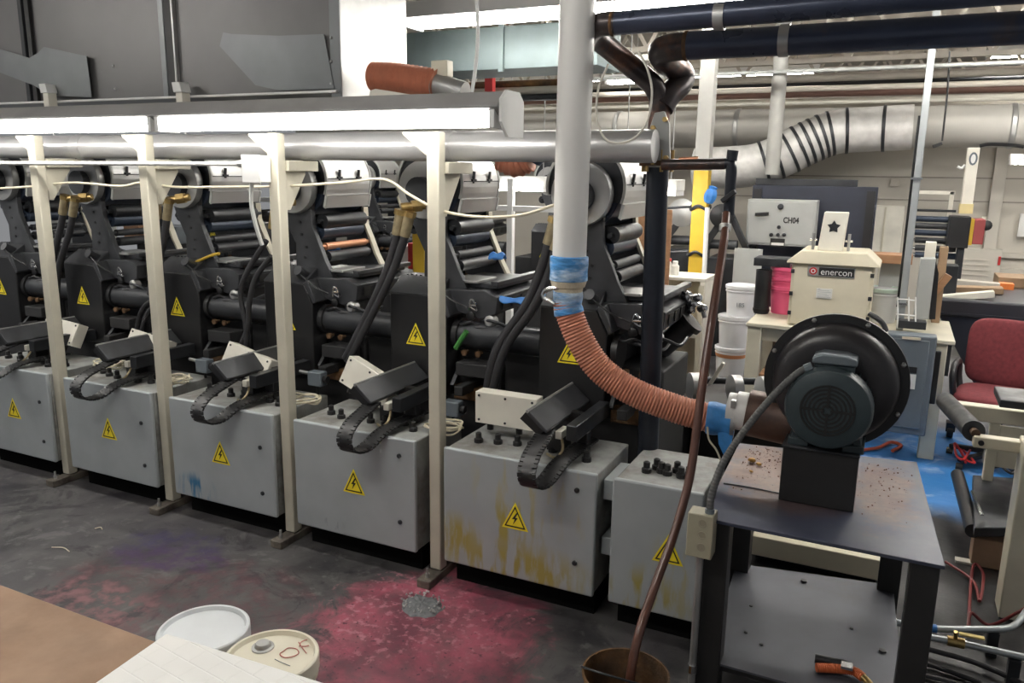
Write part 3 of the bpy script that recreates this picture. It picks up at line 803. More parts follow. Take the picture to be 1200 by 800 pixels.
# conduit and electrical box on the second post
t = thing('electrical_conduit', 'thin white conduit running along the top of the left posts', 'conduit', (-4.5, 2.97, 1.9))
p0, p1 = at(-20, 191, y=2.965), at(286, 192, y=2.965)
MB().cyl(p0, p1, .011, n=12).build('conduit_tube', K['white'], t)
MB().cyl(p1 - V((.03, 0, 0)), p1 + V((.02, 0, 0)), .017, n=10).build('connector', K['galv'], t)
t = thing('switch_box', 'white electrical switch box mounted on the third cream post', 'electrical box', at(300, 198, y=2.95))
c = at(301, 198, y=2.94)
MB().box(c.x - .06, 2.915, c.z - .062, c.x + .045, 2.985, c.z + .062).build('box_body', K['white'], t, bev=.004)
MB().box(c.x - .062, 2.905, c.z - .064, c.x + .047, 2.915, c.z + .064).build('box_cover', K['white'], t, bev=.003)
MB().tube([c + V((-.045, .01, -.06)), c + V((-.045, .0, -.16)), c + V((-.035, .01, -.26)), c + V((-.02, .03, -.36))], .010, 8).build('drop_cable', K['grey'], t)
# drooping cream cables
Q = lambda px, py, yy: at(px, py, y=yy)
tag(MB().tube([Q(-30, 222, 3.1), Q(30, 219, 3.1), Q(85, 214, 3.1), Q(140, 218, 3.1), Q(165, 214, 3.1), Q(205, 219, 3.1), Q(255, 219, 3.1), Q(330, 218, 3.1), Q(400, 214, 3.1), Q(450, 210, 3.12), Q(480, 228, 3.1), Q(515, 246, 3.05), Q(560, 254, 3.0), Q(610, 252, 2.98), Q(650, 240, 3.0)], .0065, 8, 8).build('draped_cable', K['cable']),
    'cream cable draped along the posts in front of the drums', 'cable')
tag(MB().tube([Q(713, 75, 2.9), Q(701, 105, 2.9), Q(700, 140, 2.9), Q(712, 165, 2.9), Q(738, 165, 2.9), Q(757, 145, 2.9), Q(764, 110, 2.9), Q(759, 82, 2.9), Q(748, 60, 2.9)], .0045, 8, 10).build('hanging_wire', K['boxw']),
    'thin white wire hanging in a loop under the black pipes', 'wire')
tag(MB().tube([Q(553, 108, 3.4), Q(557, 80, 3.4), Q(560, 40, 3.4), Q(558, -10, 3.4), Q(556, -60, 3.4)], .009, 8).build('hanging_wire', K['white']), 'white cord dropping from above the strip light', 'cord')

# grey header pipe
t = thing('header_pipe', 'large grey horizontal pipe carried behind the cream posts', 'pipe', (-4, 3.25, 1.93))
MB().lathe([(.0665, 0), (.0665, 7.03)], (-7.95, 3.25, 2.006), (1, 0, 0), 36).build('pipe_run', K['pipeg'], t)
for x in (-1.93, -4.4): MB().lathe([(.068, 0), (.071, .01), (.071, .07), (.068, .08)], (x, 3.25, 2.006), (1, 0, 0), 36).build('coupling', K['pipeg'], t)

# big sheet metal duct overhead
t = thing('overhead_duct', 'huge grey sheet metal duct box hanging over the presses', 'duct', (-5.3, 3.8, 2.3))
MB().box(-9, 3.50, 2.295, -2.68, 4.12, 3.55).build('duct_box', K['hoodm'], t, bev=.004)
MB().box(-2.685, 3.495, 2.25, -2.672, 4.125, 3.55).build('end_panel', K['galv'], t)
sm = []
for px, w_, m_ in ((32, .018, 'dark'), (40, .02, 'charcoal'), (195, .02, 'patch'), (203, .03, 'charcoal'), (208, .008, 'galv')):  # the thin galv rib stands in for the highlight along the dark seam
    x = at(px, 60, y=3.5).x
    MB().box(x - w_, 3.475, 2.29, x + w_, 3.50, 3.55).build('seam_rib', K[m_], t, bev=.003)
x = at(394, 60, y=3.5).x
MB().box(x - .03, 3.488, 2.25, -2.66, 3.50, 3.55).build('corner_angle', K['patch'], t, bev=.002)
MB().box(-9, 3.47, 2.285, -2.68, 3.50, 2.297).build('bottom_flange', K['white'], t, bev=.002)
gp = [(-60, 40), (15, 62), (35, 68), (45, 62), (52, 55), (102, 66), (108, 114), (60, 112), (40, 100), (-60, 62)]
g = MB().prism([at(a, b, y=3.47) for a, b in gp], (0, -.004, 0)).build('patch_plate', K['patch'], t)
gp = [(262, 38), (272, 40), (328, 42), (380, 40), (392, 104), (328, 106), (300, 100), (258, 54)]
g = MB().prism([at(a, b, y=3.486) for a, b in gp], (0, -.004, 0)).build('patch_plate', K['patch'], t)
for px, py in ((133, 77), (135, 104), (101, 90), (101, 112), (388, 44), (388, 72), (388, 98)):
    MB().lathe([(.009, 0), (.006, .006)], at(px, py, y=3.485), (0, -1, 0), 8).build('rivet', K['galv'], t)
for px, lab in ((57, 'small white bracket clipped under the duct at far left'), (213, 'small white bracket clipped under the duct, right one')):
    p = at(px, 115, y=3.42)
    tt = thing('duct_hanger', lab, 'bracket', p)
    MB().box(p.x - .025, 3.40, p.z - .09, p.x + .025, 3.46, p.z + .03).build('clip', K['boxw'], tt, bev=.004)
    MB().prism([(p.x - .03, 3.39, p.z + .03), (p.x + .035, 3.39, p.z + .03), (p.x + .02, 3.39, p.z + .085), (p.x - .04, 3.39, p.z + .085)], (0, .07, 0)).build('clamp_jaw', K['white'], tt, bev=.003)
    MB().cyl((p.x, 3.43, p.z - .05), (p.x, 3.43, p.z - .30), .006, n=8).build('hanger_rod', K['galv'], tt)

# orange flexible duct elbow beside the sheet metal duct
def corrugated(b, pts, r, pitch, depth, n=20):
    pts = resample(pts, pitch / 4)
    return b.tube(pts, r, n, 0, rf=lambda L: r + depth * math.cos(2 * math.pi * L / pitch))


t = thing('flexible_duct', 'orange corrugated duct stub above the strip light', 'flexible duct', at(475, 95, y=3.7))
corrugated(MB(), [at(438, 90, y=3.62), at(460, 91, y=3.62), at(490, 95, y=3.62), at(514, 99, y=3.62)], .066, .026, .0095).build('corrugated_sleeve', K['orange'], t)
MB().cyl(at(508, 99, y=3.62), at(545, 108, y=3.62), .058, .05).build('spigot', K['galv'], t)
MB().box(*at(505, 90, y=3.6), *(at(524, 70, y=3.6) + V((0, .06, 0)))).build('cream_bracket', K['cream'], t, bev=.004)
MB().prism([at(432, 116, y=3.5), at(434, 106, y=3.5), at(440, 104, y=3.5), at(490, 112, y=3.5), at(490, 116, y=3.5)], (0, .05, 0)).build('support_ledge', K['boxw'], t)
t = thing('flexible_duct', 'orange corrugated duct peeking out under the grey pipe', 'flexible duct', at(605, 198, y=3.9))
corrugated(MB(), [at(588, 186, y=3.9), at(604, 193, y=3.9), at(622, 186, y=3.9)], .062, .028, .005).build('corrugated_sleeve', K['orange'], t)
MB().cyl(at(585, 180, y=3.9), at(580, 165, y=3.9), .055, n=16).build('cuff', K['navy'], t)
MB().cyl(at(624, 186, y=3.9), at(632, 176, y=3.9), .055, n=16).build('cuff', K['navy'], t)

# teal duct behind
t = thing('rectangular_duct', 'teal grey rectangular duct behind the white pipe', 'duct', at(570, 75, y=5.6))
a, c = at(478, 36, y=5.6), at(700, 80, y=5.6)
MB().box(a.x - .3, 5.6, at(570, 82, y=5.6).z, c.x, 6.1, at(570, 32, y=5.6).z).build('duct_box', K['teal'], t, bev=.005)
for xx in (-3.6, -2.4): MB().cyl((xx, 5.8, 2.6), (xx, 5.8, CZ), .008, n=8).build('hanger_rod', K['galv'], t)
for px in (588, 690): 
    x = at(px, 60, y=5.6).x; MB().box(x - .02, 5.58, at(570, 85, y=5.6).z, x + .02, 5.6, at(570, 30, y=5.6).z).build('seam_rib', K['teal'], t)
# rusty tray of pipes beyond the strip light's end
for k, (py, r, m, lab) in enumerate(((100, .03, 'rust', 'rusty pipe running behind the white pipe'), (108, .035, 'joist', 'cream pipe running behind the white pipe'), (116, .03, 'dark', 'dark pipe running behind the white pipe'))):
    p = at(560, py, y=6.6)
    tag(MB().cyl((p.x - .4, 6.6, p.z), (p.x + 1.0, 6.6, p.z), r, n=12).build('utility_pipe', K[m]), lab, 'pipe')
tag(MB().box(*at(568, 107, y=6.4), *(at(577, 88, y=6.4) + V((0, .06, 0)))).build('red_tag', K['red']), 'small red marker box behind the strip light end', 'marker')

# ------------------------------------------------------------------ white pipe, orange hose
t = thing('white_pipe', 'thick white vertical plastic pipe taped to the orange hose', 'pipe', (-1.16, 2.95, 1.5))
p0, p1 = at(667, 306, y=2.95), at(677, 0, y=2.95)
up = V((p1 - p0)).normalized()
top = p0 + up * 2.1
MB().cyl(p0, top, .067, n=36).build('pipe_body', K['pvc'], t)
MB().lathe([(.070, -.078), (.076, -.074), (.074, -.04), (.077, -.01), (.076, .018), (.0675, .022)], p0, up, 36).build('blue_tape_wrap', K['tape'], t)
MB().lathe([(.052, -.125), (.057, -.122), (.059, -.105), (.066, -.10), (.071, -.085), (.073, -.076), (.05, -.076)], p0, up, 36).build('tape_wrap', K['creamtape'], t)
cl = MB().tube([at(652 + 5, 336, y=2.9), at(640, 340, y=2.9), at(637, 348, y=2.9), at(645, 353, y=2.9), at(650, 356, y=2.9)], .010, 8).build('clamp_screw', K['chrome'], t)
t = thing('suction_hose', 'orange corrugated hose sagging from the white pipe to the blower', 'hose', (-.9, 3, 1.1))
hp = [at(664, 352, y=2.95), at(667, 366, y=2.95), at(680, 398, y=2.95), at(703, 432, y=2.96), at(740, 458, y=2.98), at(790, 478, y=3.02), at(833, 490, y=3.06)]
corrugated(MB(), hp, .0560, .0130, .0022, 24).build('corrugated_sleeve', K['orange'], t)
MB().tube([p0 - up * .120, p0 - up * .145, p0 - up * .178, hp[1] + V((.0, 0, -.004))], .058, 24, 6, rf=lambda L: .0585 + .002 * math.sin(L * 90)).build('blue_tape_wrap', K['tape'], t)
e0, e1 = at(829, 489, y=3.06), at(859, 493, y=3.07)
MB().tube([e0, e0.lerp(e1, .3), e0.lerp(e1, .7), e1], .062, 24, 6, rf=lambda L: .063 + .003 * math.sin(L * 70)).build('blue_tape_wrap', K['tapep'], t)
MB().prism([at(841, 505, y=3.02), at(860, 505, y=3.02), at(856, 524, y=3.02), at(848, 533, y=3.02), at(842, 520, y=3.02)], (0, .006, 0)).build('tape_tail', K['tapep'], t)
MB().lathe([(.066, 0), (.066, .014)], at(857, 493, y=3.07), e1 - e0, 28).build('hose_clamp', K['galv'], t)
MB().box(*at(862, 470, y=3.0), *(at(856, 478, y=3.0) + V((0, .03, 0)))).build('clamp_screw', K['galv'], t)
tag(MB().tube([at(829, 500, y=2.99), at(831, 515, y=2.97), at(840, 528, y=2.96), at(845, 545, y=2.95), at(838, 560, y=2.93)], .004, 6).build('thin_wire', K['cable']), 'thin wire dangling from the blue taped hose end', 'wire')

# ------------------------------------------------------------------ dark pipes
YB = 3.4
t = thing('vertical_dark_pipe', 'dark blue black vertical pipe with bolted flange behind the orange hose', 'pipe', at(762, 500, y=YB))
lo, hi = at(758, 600, y=YB), at(771, 190, y=YB)
d = (hi - lo).normalized()
MB().cyl(V((lo.x, YB, 0)), hi, .047, n=28).build('pipe_body', K['blackp'], t)
fl_ = MB().lathe([(.052, 0), (.078, .0), (.078, .02), (.052, .02)], hi - d * .015, d, 24).build('pipe_flange', K['rust'], t)
for i in range(6):
    a = i * math.pi / 3
    MB().cyl(hi + V((.062 * math.cos(a), .062 * math.sin(a), -.04)), hi + V((.062 * math.cos(a), .062 * math.sin(a), .05)), .008, n=6).build('flange_bolt', K['brass'], fl_)
MB().prism([at(760, 196, y=YB - .06), at(761, 150, y=YB - .06), at(767, 132, y=YB - .06), at(778, 130, y=YB - .06), at(784, 145, y=YB - .06), at(785, 196, y=YB - .06)], (0, .02, 0)).build('gate_plate', K['panel'], t, bev=.003)
for px, py in ((766, 150), (769, 165), (766, 190), (780, 140), (781, 185)):
    MB().lathe([(.011, 0), (.011, .018)], at(px, py, y=YB - .06), (0, -1, 0), 6).build('plate_bolt', K['brass'], t)
MB().tube([hi, at(772, 150, y=YB), at(773, 125, y=YB), at(773, 112, y=YB)], .045, 24).build('riser', K['elbow'], t)
# upper run
t = thing('overhead_dark_pipe', 'upper dark overhead pipe with the sloping elbow leg', 'pipe', at(950, 20, y=3.3))
a0, a1 = at(716, 28, y=3.0), V((2.4, 3.0, 0))
a1 = V((2.4, 3.0, a0.z + .05))
MB().cyl(a0, a1, .042, n=28).build('pipe_run', K['navypipe'], t)
MB().tube([a0 + V((.02, 0, 0)), at(705, 29, y=3.0), at(696, 34, y=3.03), at(699, 44, y=3.11), at(718, 60, y=3.22), at(745, 82, y=3.32), at(765, 100, y=3.38), at(773, 116, y=3.4)], .0435, 24, 8).build('elbow_leg', K['elbow'], t)
MB().lathe([(.0425, 0), (.045, .004), (.045, .012), (.0425, .016)], a0, (1, 0, 0), 28).build('weld_seam', K['rust'], t)
t = thing('overhead_dark_pipe', 'lower dark overhead pipe with the short swept elbow', 'pipe', at(950, 50, y=3.3))
b0 = at(802, 54, y=3.2); b1 = V((2.4, 3.2, b0.z))
MB().cyl(b0, b1, .0525, n=28).build('pipe_run', K['navypipe'], t)
MB().tube([b0 + V((.02, 0, 0)), at(786, 56, y=3.2), at(775, 60, y=3.23), at(778, 69, y=3.32), at(788, 78, y=3.44), at(797, 84, y=3.50), at(800, 92, y=3.52), at(794, 102, y=3.48), at(783, 112, y=3.43), at(775, 126, y=3.4)], .052, 24, 8).build('swept_elbow', K['elbow'], t)
MB().lathe([(.058 * math.cos(R(-88 + 8 * i)), .058 * math.sin(R(-88 + 8 * i))) for i in range(23)], at(797, 87, y=3.51), (0, 0, 1), 24).build('elbow_ball', K['elbow'], t)
MB().lathe([(.0527, 0), (.0555, .004), (.0555, .012), (.0527, .016)], b0, (1, 0, 0), 28).build('weld_seam', K['rust'], t)
for k, (px, yy, z0, lab) in enumerate(((843, 3.0, a0.z, 'flat grey hanger strap around the upper dark pipe'), (921, 3.2, b0.z, 'flat grey hanger strap around the lower dark pipe'))):
    x = at(px, 30, y=yy).x
    tt = thing('pipe_strap', lab, 'strap', (x, yy, z0))
    rs = .0425 if k == 0 else .0535
    MB().lathe([(rs, -.018), (rs + .004, -.018), (rs + .004, .018), (rs, .018), (rs, -.018)], (x, yy, z0), (1, 0, 0), 28, cap=False).build('strap_loop', K['galv'], tt)
    MB().box(x - .018, yy - .003, z0 + .058, x + .018, yy + .003, CZ).build('strap_tail', K['galv'], tt)
# small valve pipe and the long brown hose into the rusty bucket
t = thing('valve_pipe', 'rusty small pipe with elbow sticking out of the dark riser', 'pipe', at(820, 193, y=3.3))
MB().cyl(at(776, 193, y=3.32), at(850, 192, y=3.32), .023, n=14).build('pipe_stub', K['elbow'], t)
MB().cyl(at(796, 187, y=3.32), at(818, 186, y=3.32), .010, n=10).build('bolt_rod', K['copper'], t)
MB().tube([at(846, 192, y=3.32), at(855, 192, y=3.32), at(857, 200, y=3.32), at(856, 215, y=3.32), at(854, 252, y=3.32)], .022, 14).build('elbow', K['blackpipe'], t)
MB().cyl(at(857, 188, y=3.32), at(859, 176, y=3.32), .022, n=14).build('top_plug', K['blackpipe'], t)
MB().beam(at(846, 236, y=3.28), at(862, 224, y=3.28), .03, .02).build('valve_lever', K['dark'], t, bev=.004)
hz = [at(851, 250, y=3.3), at(848, 285, y=3.2), at(838, 350, y=3.05), at(826, 430, y=2.93), at(818, 490, y=2.86), at(808, 560, y=2.78), at(790, 625, y=2.68), at(768, 685, y=2.56), at(748, 745, y=2.42), at(738, 800, y=2.36), V((-.66, 2.36, .05))]
t = thing('drain_hose', 'long glossy brown hose running down into the rusty bucket', 'hose', (-.66, 2.36, .05))
MB().tube(hz, .0160, 14, 8).build('hose_body', K['brown'], t)
MB().lathe([(.019, 0), (.023, .004), (.023, .03), (.019, .034)], at(850, 262, y=3.26), (0.02, -.1, -.35), 14).build('hose_clamp', K['galv'], t)

bk = thing('rusty_bucket', 'rusty open bucket at the bottom edge catching the brown hose', 'bucket', (-.672, 2.33, 0))
MB().lathe([(.0, .004), (.118, .004), (.118, 0), (.122, 0), (.142, .245), (.147, .248), (.147, .256), (.140, .256), (.117, .02), (0, .02)], (-.672, 2.33, 0), (0, 0, 1), 36, cap=False).build('bucket_wall', K['rust'], bk)
MB().lathe([(0, .0), (.121, .0)], (-.672, 2.33, .06), (0, 0, 1), 36, cap=False).build('waste_liquid', K['black'], bk)
bp = [(-.672 + .149 * math.cos(a), 2.33 + .149 * math.sin(a), .235 - .10 * math.sin(a)) for a in [R(180 + 18 * i) for i in range(11)]]
MB().tube(bp, .004, 6, 3).build('bail_handle', K['dark'], bk)
def rusty_top():
    """blue grey plate with brown rust blooms where water stood"""
    m = mat('rusty_table_top', (.070, .076, .105), .44, .15, var=.25, scale=5, col2=(.03, .037, .07), amt=.5, sharp=.15, rvar=.1)
    nt = m.node_tree; N = nt.nodes; L = nt.links; bs = N['Principled BSDF']
    src = bs.inputs['Base Color'].links[0].from_socket
    g = N.new('ShaderNodeTexCoord').outputs['Object']
    n = N.new('ShaderNodeTexNoise'); n.inputs['Scale'].default_value = 7; n.inputs['Detail'].default_value = 9; n.inputs['Roughness'].default_value = .7; L.new(g, n.inputs['Vector'])
    n2 = N.new('ShaderNodeTexNoise'); n2.inputs['Scale'].default_value = 45; n2.inputs['Detail'].default_value = 5; L.new(g, n2.inputs['Vector'])
    for x, y, rx, ry, s_ in ((-.24, .14, .17, .33, 1.0), (.20, .08, .12, .34, .8), (-.1, -.12, .22, .16, .55)):
        p = N.new('ShaderNodeMapping'); p.vector_type = 'TEXTURE'; p.inputs['Location'].default_value = (x, y, 0); p.inputs['Scale'].default_value = (rx, ry, 50); L.new(g, p.inputs[0])
        ln = N.new('ShaderNodeVectorMath'); ln.operation = 'LENGTH'; L.new(p.outputs[0], ln.inputs[0])
        ad = N.new('ShaderNodeMath'); ad.operation = 'MULTIPLY_ADD'; L.new(n.outputs[0], ad.inputs[0]); ad.inputs[1].default_value = 2.2; ad.inputs[2].default_value = -1.1
        sm = N.new('ShaderNodeMath'); L.new(ad.outputs[0], sm.inputs[0]); L.new(ln.outputs['Value'], sm.inputs[1])
        f = N.new('ShaderNodeMapRange'); f.inputs[1].default_value = 1.15; f.inputs[2].default_value = .6; f.inputs[4].default_value = s_; L.new(sm.outputs[0], f.inputs[0])
        rc_ = N.new('ShaderNodeMix'); rc_.data_type = 'RGBA'; L.new(n2.outputs[0], rc_.inputs[0]); rc_.inputs[6].default_value = (.06, .033, .025, 1); rc_.inputs[7].default_value = (.19, .10, .065, 1)
        mx = N.new('ShaderNodeMix'); mx.data_type = 'RGBA'; L.new(f.outputs[0], mx.inputs[0]); L.new(src, mx.inputs[6]); L.new(rc_.outputs[2], mx.inputs[7]); src = mx.outputs[2]
    L.new(src, bs.inputs['Base Color'])
    return m


# ------------------------------------------------------------------ steel table with the blower
T = thing('steel_table', 'dark steel work table carrying the black blower', 'table', (-.15, 3.03, 0))
tp = [at(822, 606, z=.75), at(1108, 663.5, z=.75), at(1074.5, 541, z=.75), at(866, 519, z=.75)]
MB().prism(tp, (0, 0, -.012)).build('table_top', rusty_top(), T, bev=.002)
FL, FR, RR, RL = tp
ce = sum(tp, V()) / 4
legs = []
for c, sx, sy in ((FL, 1, 1), (FR, -1, 1), (RR, -1, -1), (RL, 1, -1)):
    q = V((c.x + sx * .052, c.y + sy * .06, 0)); legs.append(q)
    MB().box(q.x - .042, q.y - .042, 0, q.x + .042, q.y + .042, .738).build('leg', K['charcoal'], T, bev=.004)
sp = [V((legs[0].x - .0, legs[0].y - .03, .20)), V((legs[1].x + .0, legs[1].y - .03, .20)), V((legs[2].x + .02, legs[2].y + .03, .20)), V((legs[3].x - .02, legs[3].y + .03, .20))]
MB().prism(sp, (0, 0, -.008)).build('lower_shelf', K['shelf'], T)
for a, b_ in ((0, 1), (1, 2), (2, 3), (3, 0)):
    MB().beam(legs[a] + V((0, 0, .18)), legs[b_] + V((0, 0, .18)), .03, .03).build('shelf_rail', K['charcoal'], T)
# wire and grit on the table
tag(MB().tube([at(848, 566, z=.753), at(875, 570, z=.753), at(905, 576, z=.753), at(925, 580, z=.753)], .0025, 6).build('steel_wire', K['dark']), 'thin dark wire lying on the table left of the pedestal', 'wire')
g = MB(); rnd = random.Random(3)
for i in range(700):
    side = rnd.random() < .72
    if side: p = at(rnd.gauss(885, 26), rnd.gauss(533, 15), z=.75)
    else: p = at(rnd.gauss(1032, 22), rnd.gauss(556, 20), z=.75)
    if not (FL.x + .03 < p.x < RR.x - .02 and 2.68 < p.y < 3.42): continue
    s = .0010 + .0030 * rnd.random() ** 4
    g.lathe([(s * .6, 0), (s, s * .5), (s * .5, s)], (p.x, p.y, .7505), (rnd.random() - .5, rnd.random() - .5, 1), 5)
g = tag(g.build('rust_grit', mat('rust_grit', (.14, .065, .04), .9, var=.4, scale=60)), 'brown rust grit scattered on the table around the blower', 'debris'); g['kind'] = 'stuff'
rd = random.Random(9)
b = MB()
def flat_blob(p, rx, ry, n, rnd): 
    return [(p.x + rx * math.cos(2 * math.pi * i / n) * (.75 + .5 * rnd.random()), p.y + ry * math.sin(2 * math.pi * i / n) * (.75 + .5 * rnd.random()), p.z) for i in range(n)]
for k, (px, py, s) in enumerate(((881, 541, .017), (889, 545, .012), (880, 553, .008))):
    p = at(px, py, z=.753)
    tag(MB().lathe([(s * .5, 0), (s, s * .35), (s * .8, s * .8), (s * .3, s)], p, (.1 * k, .1, 1), 7).build('debris_lump', mat('amber_lump%d' % k, (.42, .22, .04), .7)), ('largest amber lump among the grit by the blower', 'second amber lump right of the largest one', 'smallest amber crumb nearest the table edge')[k], 'debris', 'amber lumps')

B = thing('blower', 'large black centrifugal blower with motor on a pedestal', 'blower', (-.16, 2.95, .75))
MB().prism([(-.29, 2.862, .75), (-.04, 2.862, .75), (-.04, 2.862, .955), (-.29, 2.862, .955)], (0, .14, 0)).build('pedestal', K['charcoal'], B, bev=.004)
ped = MB().box(-.293, 2.85, .955, -.037, 3.01, .964).build('pedestal_plate', K['dark'], B, bev=.002)
c = V((-.152, 2.80, 1.122)); ax = V((0, 1, 0))
MB().lathe([(.0, 0), (.06, -.002), (.105, .0), (.135, .012), (.143, .03), (.143, .075)], c, ax, 40).build('fan_cover', K['motor'], B)
gr = MB()
for r in (.018, .032, .046, .060, .074, .086):
    gr.lathe([(r - .004, -.001), (r - .004, -.004), (r + .003, -.004), (r + .003, -.001)], c, ax, 36, cap=False)
for i in range(4):
    a = i * math.pi / 2
    gr.beam(c + V((math.cos(a) * .01, -.004, math.sin(a) * .01)), c + V((math.cos(a) * .088, -.003, math.sin(a) * .088)), .008, .004, (0, 1, 0))
gr.build('fan_grille', K['ink'], B)
mb = MB().lathe([(.12, .075), (.128, .08), (.128, .20), (.12, .21)], c, ax, 32)
for i in range(28):
    a = 2 * math.pi * i / 28
    mb.beam(c + V((.132 * math.cos(a), .085, .132 * math.sin(a))), c + V((.132 * math.cos(a), .195, .132 * math.sin(a))), .004, .018, (math.cos(a), 0, math.sin(a)))
mb.build('motor_body', K['motor'], B)
for sx in (-.09, .09):
    mf = MB(); mf.box(c.x + sx - .035, 2.87, .962, c.x + sx + .035, 3.0, .99); mf.prism([(c.x + sx, 2.88, .985), (c.x + sx * 1.3, 2.88, .985), (c.x + sx * 1.1, 2.88, 1.06), (c.x + sx * .8, 2.88, 1.03)], (0, .11, 0))
    mf.build('motor_foot', K['motor'], B, bev=.004)
jb = MB().box(c.x - .06, 2.86, 1.235, c.x + .07, 2.96, 1.27).build('terminal_box', K['motor'], B, bev=.006)
MB().prism([(c.x - .068, 2.85, 1.27), (c.x + .078, 2.85, 1.27), (c.x + .075, 2.85, 1.294), (c.x + .04, 2.85, 1.304), (c.x - .035, 2.85, 1.304), (c.x - .066, 2.85, 1.292)], (0, .115, 0)).build('terminal_lid', K['motorlid'], jb, bev=.006, seg=3)
for sx in (-.115, .115):
    MB().lathe([(.018, 0), (.024, .006), (.024, .03), (.014, .036)], (c.x + sx, 2.99, 1.26), (sx * 2, -1, .6), 14).build('clamp_knob', K['dark'], B)
# volute: dished face, flange with bolts, rear shell
vc = V((-.150, 3.03, 1.172))
MB().lathe([(.09, -.085), (.15, -.09), (.178, -.084), (.200, -.066), (.212, -.04), (.217, .0)], vc, ax, 64).build('volute_face', K['housing'], B)
fg = MB().lathe([(.215, -.004), (.246, -.004), (.246, .012), (.215, .012)], vc, ax, 64).build('volute_flange', K['black'], B)
for i in range(8):
    a = R(22 + 45 * i)
    MB().lathe([(.009, 0), (.009, .008), (.004, .012)], vc + V((.234 * math.cos(a), -.004, .234 * math.sin(a))), (0, -1, 0), 6).build('flange_bolt', K['galv'], fg)
MB().lathe([(.225, .012), (.228, .05), (.222, .11), (.19, .14), (.08, .15)], vc, ax, 64).build('volute_shell', K['housing'], B)
MB().tube([V((-.15, 3.085, .985)), V((-.26, 3.08, .985)), V((-.36, 3.08, .99)), V((-.455, 3.075, 1.0))], .092, 28, 8, rf=lambda L: .098 - .03 * L).build('outlet_spout', K['dome'], B)
MB().lathe([(.072, 0), (.075, .004), (.075, .045), (.066, .048), (.066, .078)], V((-.447, 3.075, 1.0)), (-1, 0, .02), 32).build('outlet_collar', K['pvc'], B)
# flexible grey conduit to the motor, tan box on the leg
t = thing('flexible_conduit', 'grey flexible conduit curving from the motor down to the table edge', 'conduit', (-.45, 2.6, .7))
fp = [at(951, 430, y=2.85), at(935, 437, y=2.84), at(905, 465, y=2.80), at(872, 505, y=2.72), at(846, 545, y=2.62), at(834, 580, y=2.575), at(832, 600, y=2.56)]
corrugated(MB(), fp, .0125, .012, .0008, 12).build('conduit_sleeve', K['grey'] if False else mat('conduit_grey', (.10, .10, .098), .55), t)
MB().cyl(at(952, 430, y=2.85), at(943, 433, y=2.845), .018, n=10).build('conduit_fitting', K['motorlid'], t)
MB().cyl(at(832, 596, y=2.56), at(831, 612, y=2.555), .016, n=10).build('conduit_fitting', K['motorlid'], t)
t = thing('outlet_box', 'tan metal knockout box fixed to the left front table leg', 'electrical box', (-.5, 2.54, .6))
c0, c1 = at(806, 600, y=2.53), at(833, 657, y=2.53)
MB().box(c0.x, 2.53, c1.z, c1.x, 2.60, c0.z).build('box_body', mat('tan_enamel', (.40, .37, .27), .5, col2=(.6, .57, .48), amt=.66), t, bev=.004)
kb = MB()
for i in range(3):
    kb.lathe([(.014, 0), (.014, .002), (.011, .002), (.011, .0005), (.0, .0005)], ((c0.x + c1.x) / 2 + .008, 2.53, c0.z - .03 - i * .043), (0, -1, 0), 16)
kb.build('knockouts', mat('knockout', (.33, .30, .22), .5), t)
MB().cyl(((c0.x + c1.x) / 2, 2.565, c1.z), ((c0.x + c1.x) / 2 + .0, 2.565, .02), .0125, n=14).build('rigid_conduit', K['galv'], t)
MB().lathe([(.017, 0), (.017, .03)], ((c0.x + c1.x) / 2, 2.565, .17), (0, 0, 1), 10).build('conduit_coupling', K['chrome'], t)
# orange gripped tool on the lower shelf
t = thing('air_blow_gun', 'orange gripped air gun lying on the lower table shelf', 'tool', at(985, 785, z=.20))
MB().tube([at(955, 771, z=.225), at(972, 775, z=.225), at(992, 779, z=.225)], .017, 14).build('nozzle', K['black'], t)
corrugated(MB(), [at(957, 782, z=.222), at(978, 783, z=.222), at(1000, 786, z=.222), at(1012, 794, z=.222)], .0155, .007, .0012, 16).build('grip', mat('orange_grip', (.50, .11, .03), .5), t)
MB().tube([at(1010, 792, z=.222), at(1018, 800, z=.222), at(1026, 812, z=.222)], .013, 12).build('air_fitting', K['brass'], t)
MB().box(*(at(985, 783, z=.235)), *(at(1000, 777, z=.245))).build('trigger', K['chrome'], t)
# bits on the shelf
for k, (px, py, lab) in enumerate(((942, 681, 'black scrap at the rear of the lower shelf'), (880, 710, 'small black nut on the left of the lower shelf'), (874, 741, 'small dark nut near the left leg'), (892, 755, 'tiny dark nut by the paint spot'), (998, 736, 'tiny dark nut in the middle of the shelf'), (1034, 763, 'black scrap at the right edge of the lower shelf'))):
    p = at(px, py, z=.202); s = .014 if k in (0, 5) else .007
    tag(MB().lathe([(s, 0), (s, s * .5), (s * .4, s * .6)], p, (.05, 0, 1), 6).build('metal_scrap', K['ink']), lab, 'scrap', 'scraps on the lower shelf')
# ------------------------------------------------------------------ work area on the right
# cream bench
t = thing('work_bench', 'cream steel bench behind the blower', 'bench', (-.3, 6.2, 0))
BZ = .84
MB().box(-.93, 5.92, BZ - .03, .42, 6.75, BZ).build('bench_top', K['cream'], t, bev=.006)
for x, y in ((-.87, 5.98), (.33, 5.98), (-.87, 6.68), (.33, 6.68)):
    MB().box(x - .05, y - .05, 0, x + .05, y + .05, BZ - .03).build('leg', K['cream'], t, bev=.006)
MB().box(-.82, 5.96, BZ - .13, .28, 6.0, BZ - .03).build('apron', K['cream'], t, bev=.004)
MB().box(-.82, 5.98, .42, .28, 6.68, .45).build('lower_shelf', K['wood'], t)
MB().box(-.82, 6.66, .1, .28, 6.68, BZ - .05).build('back_panel', K['tan'], t)
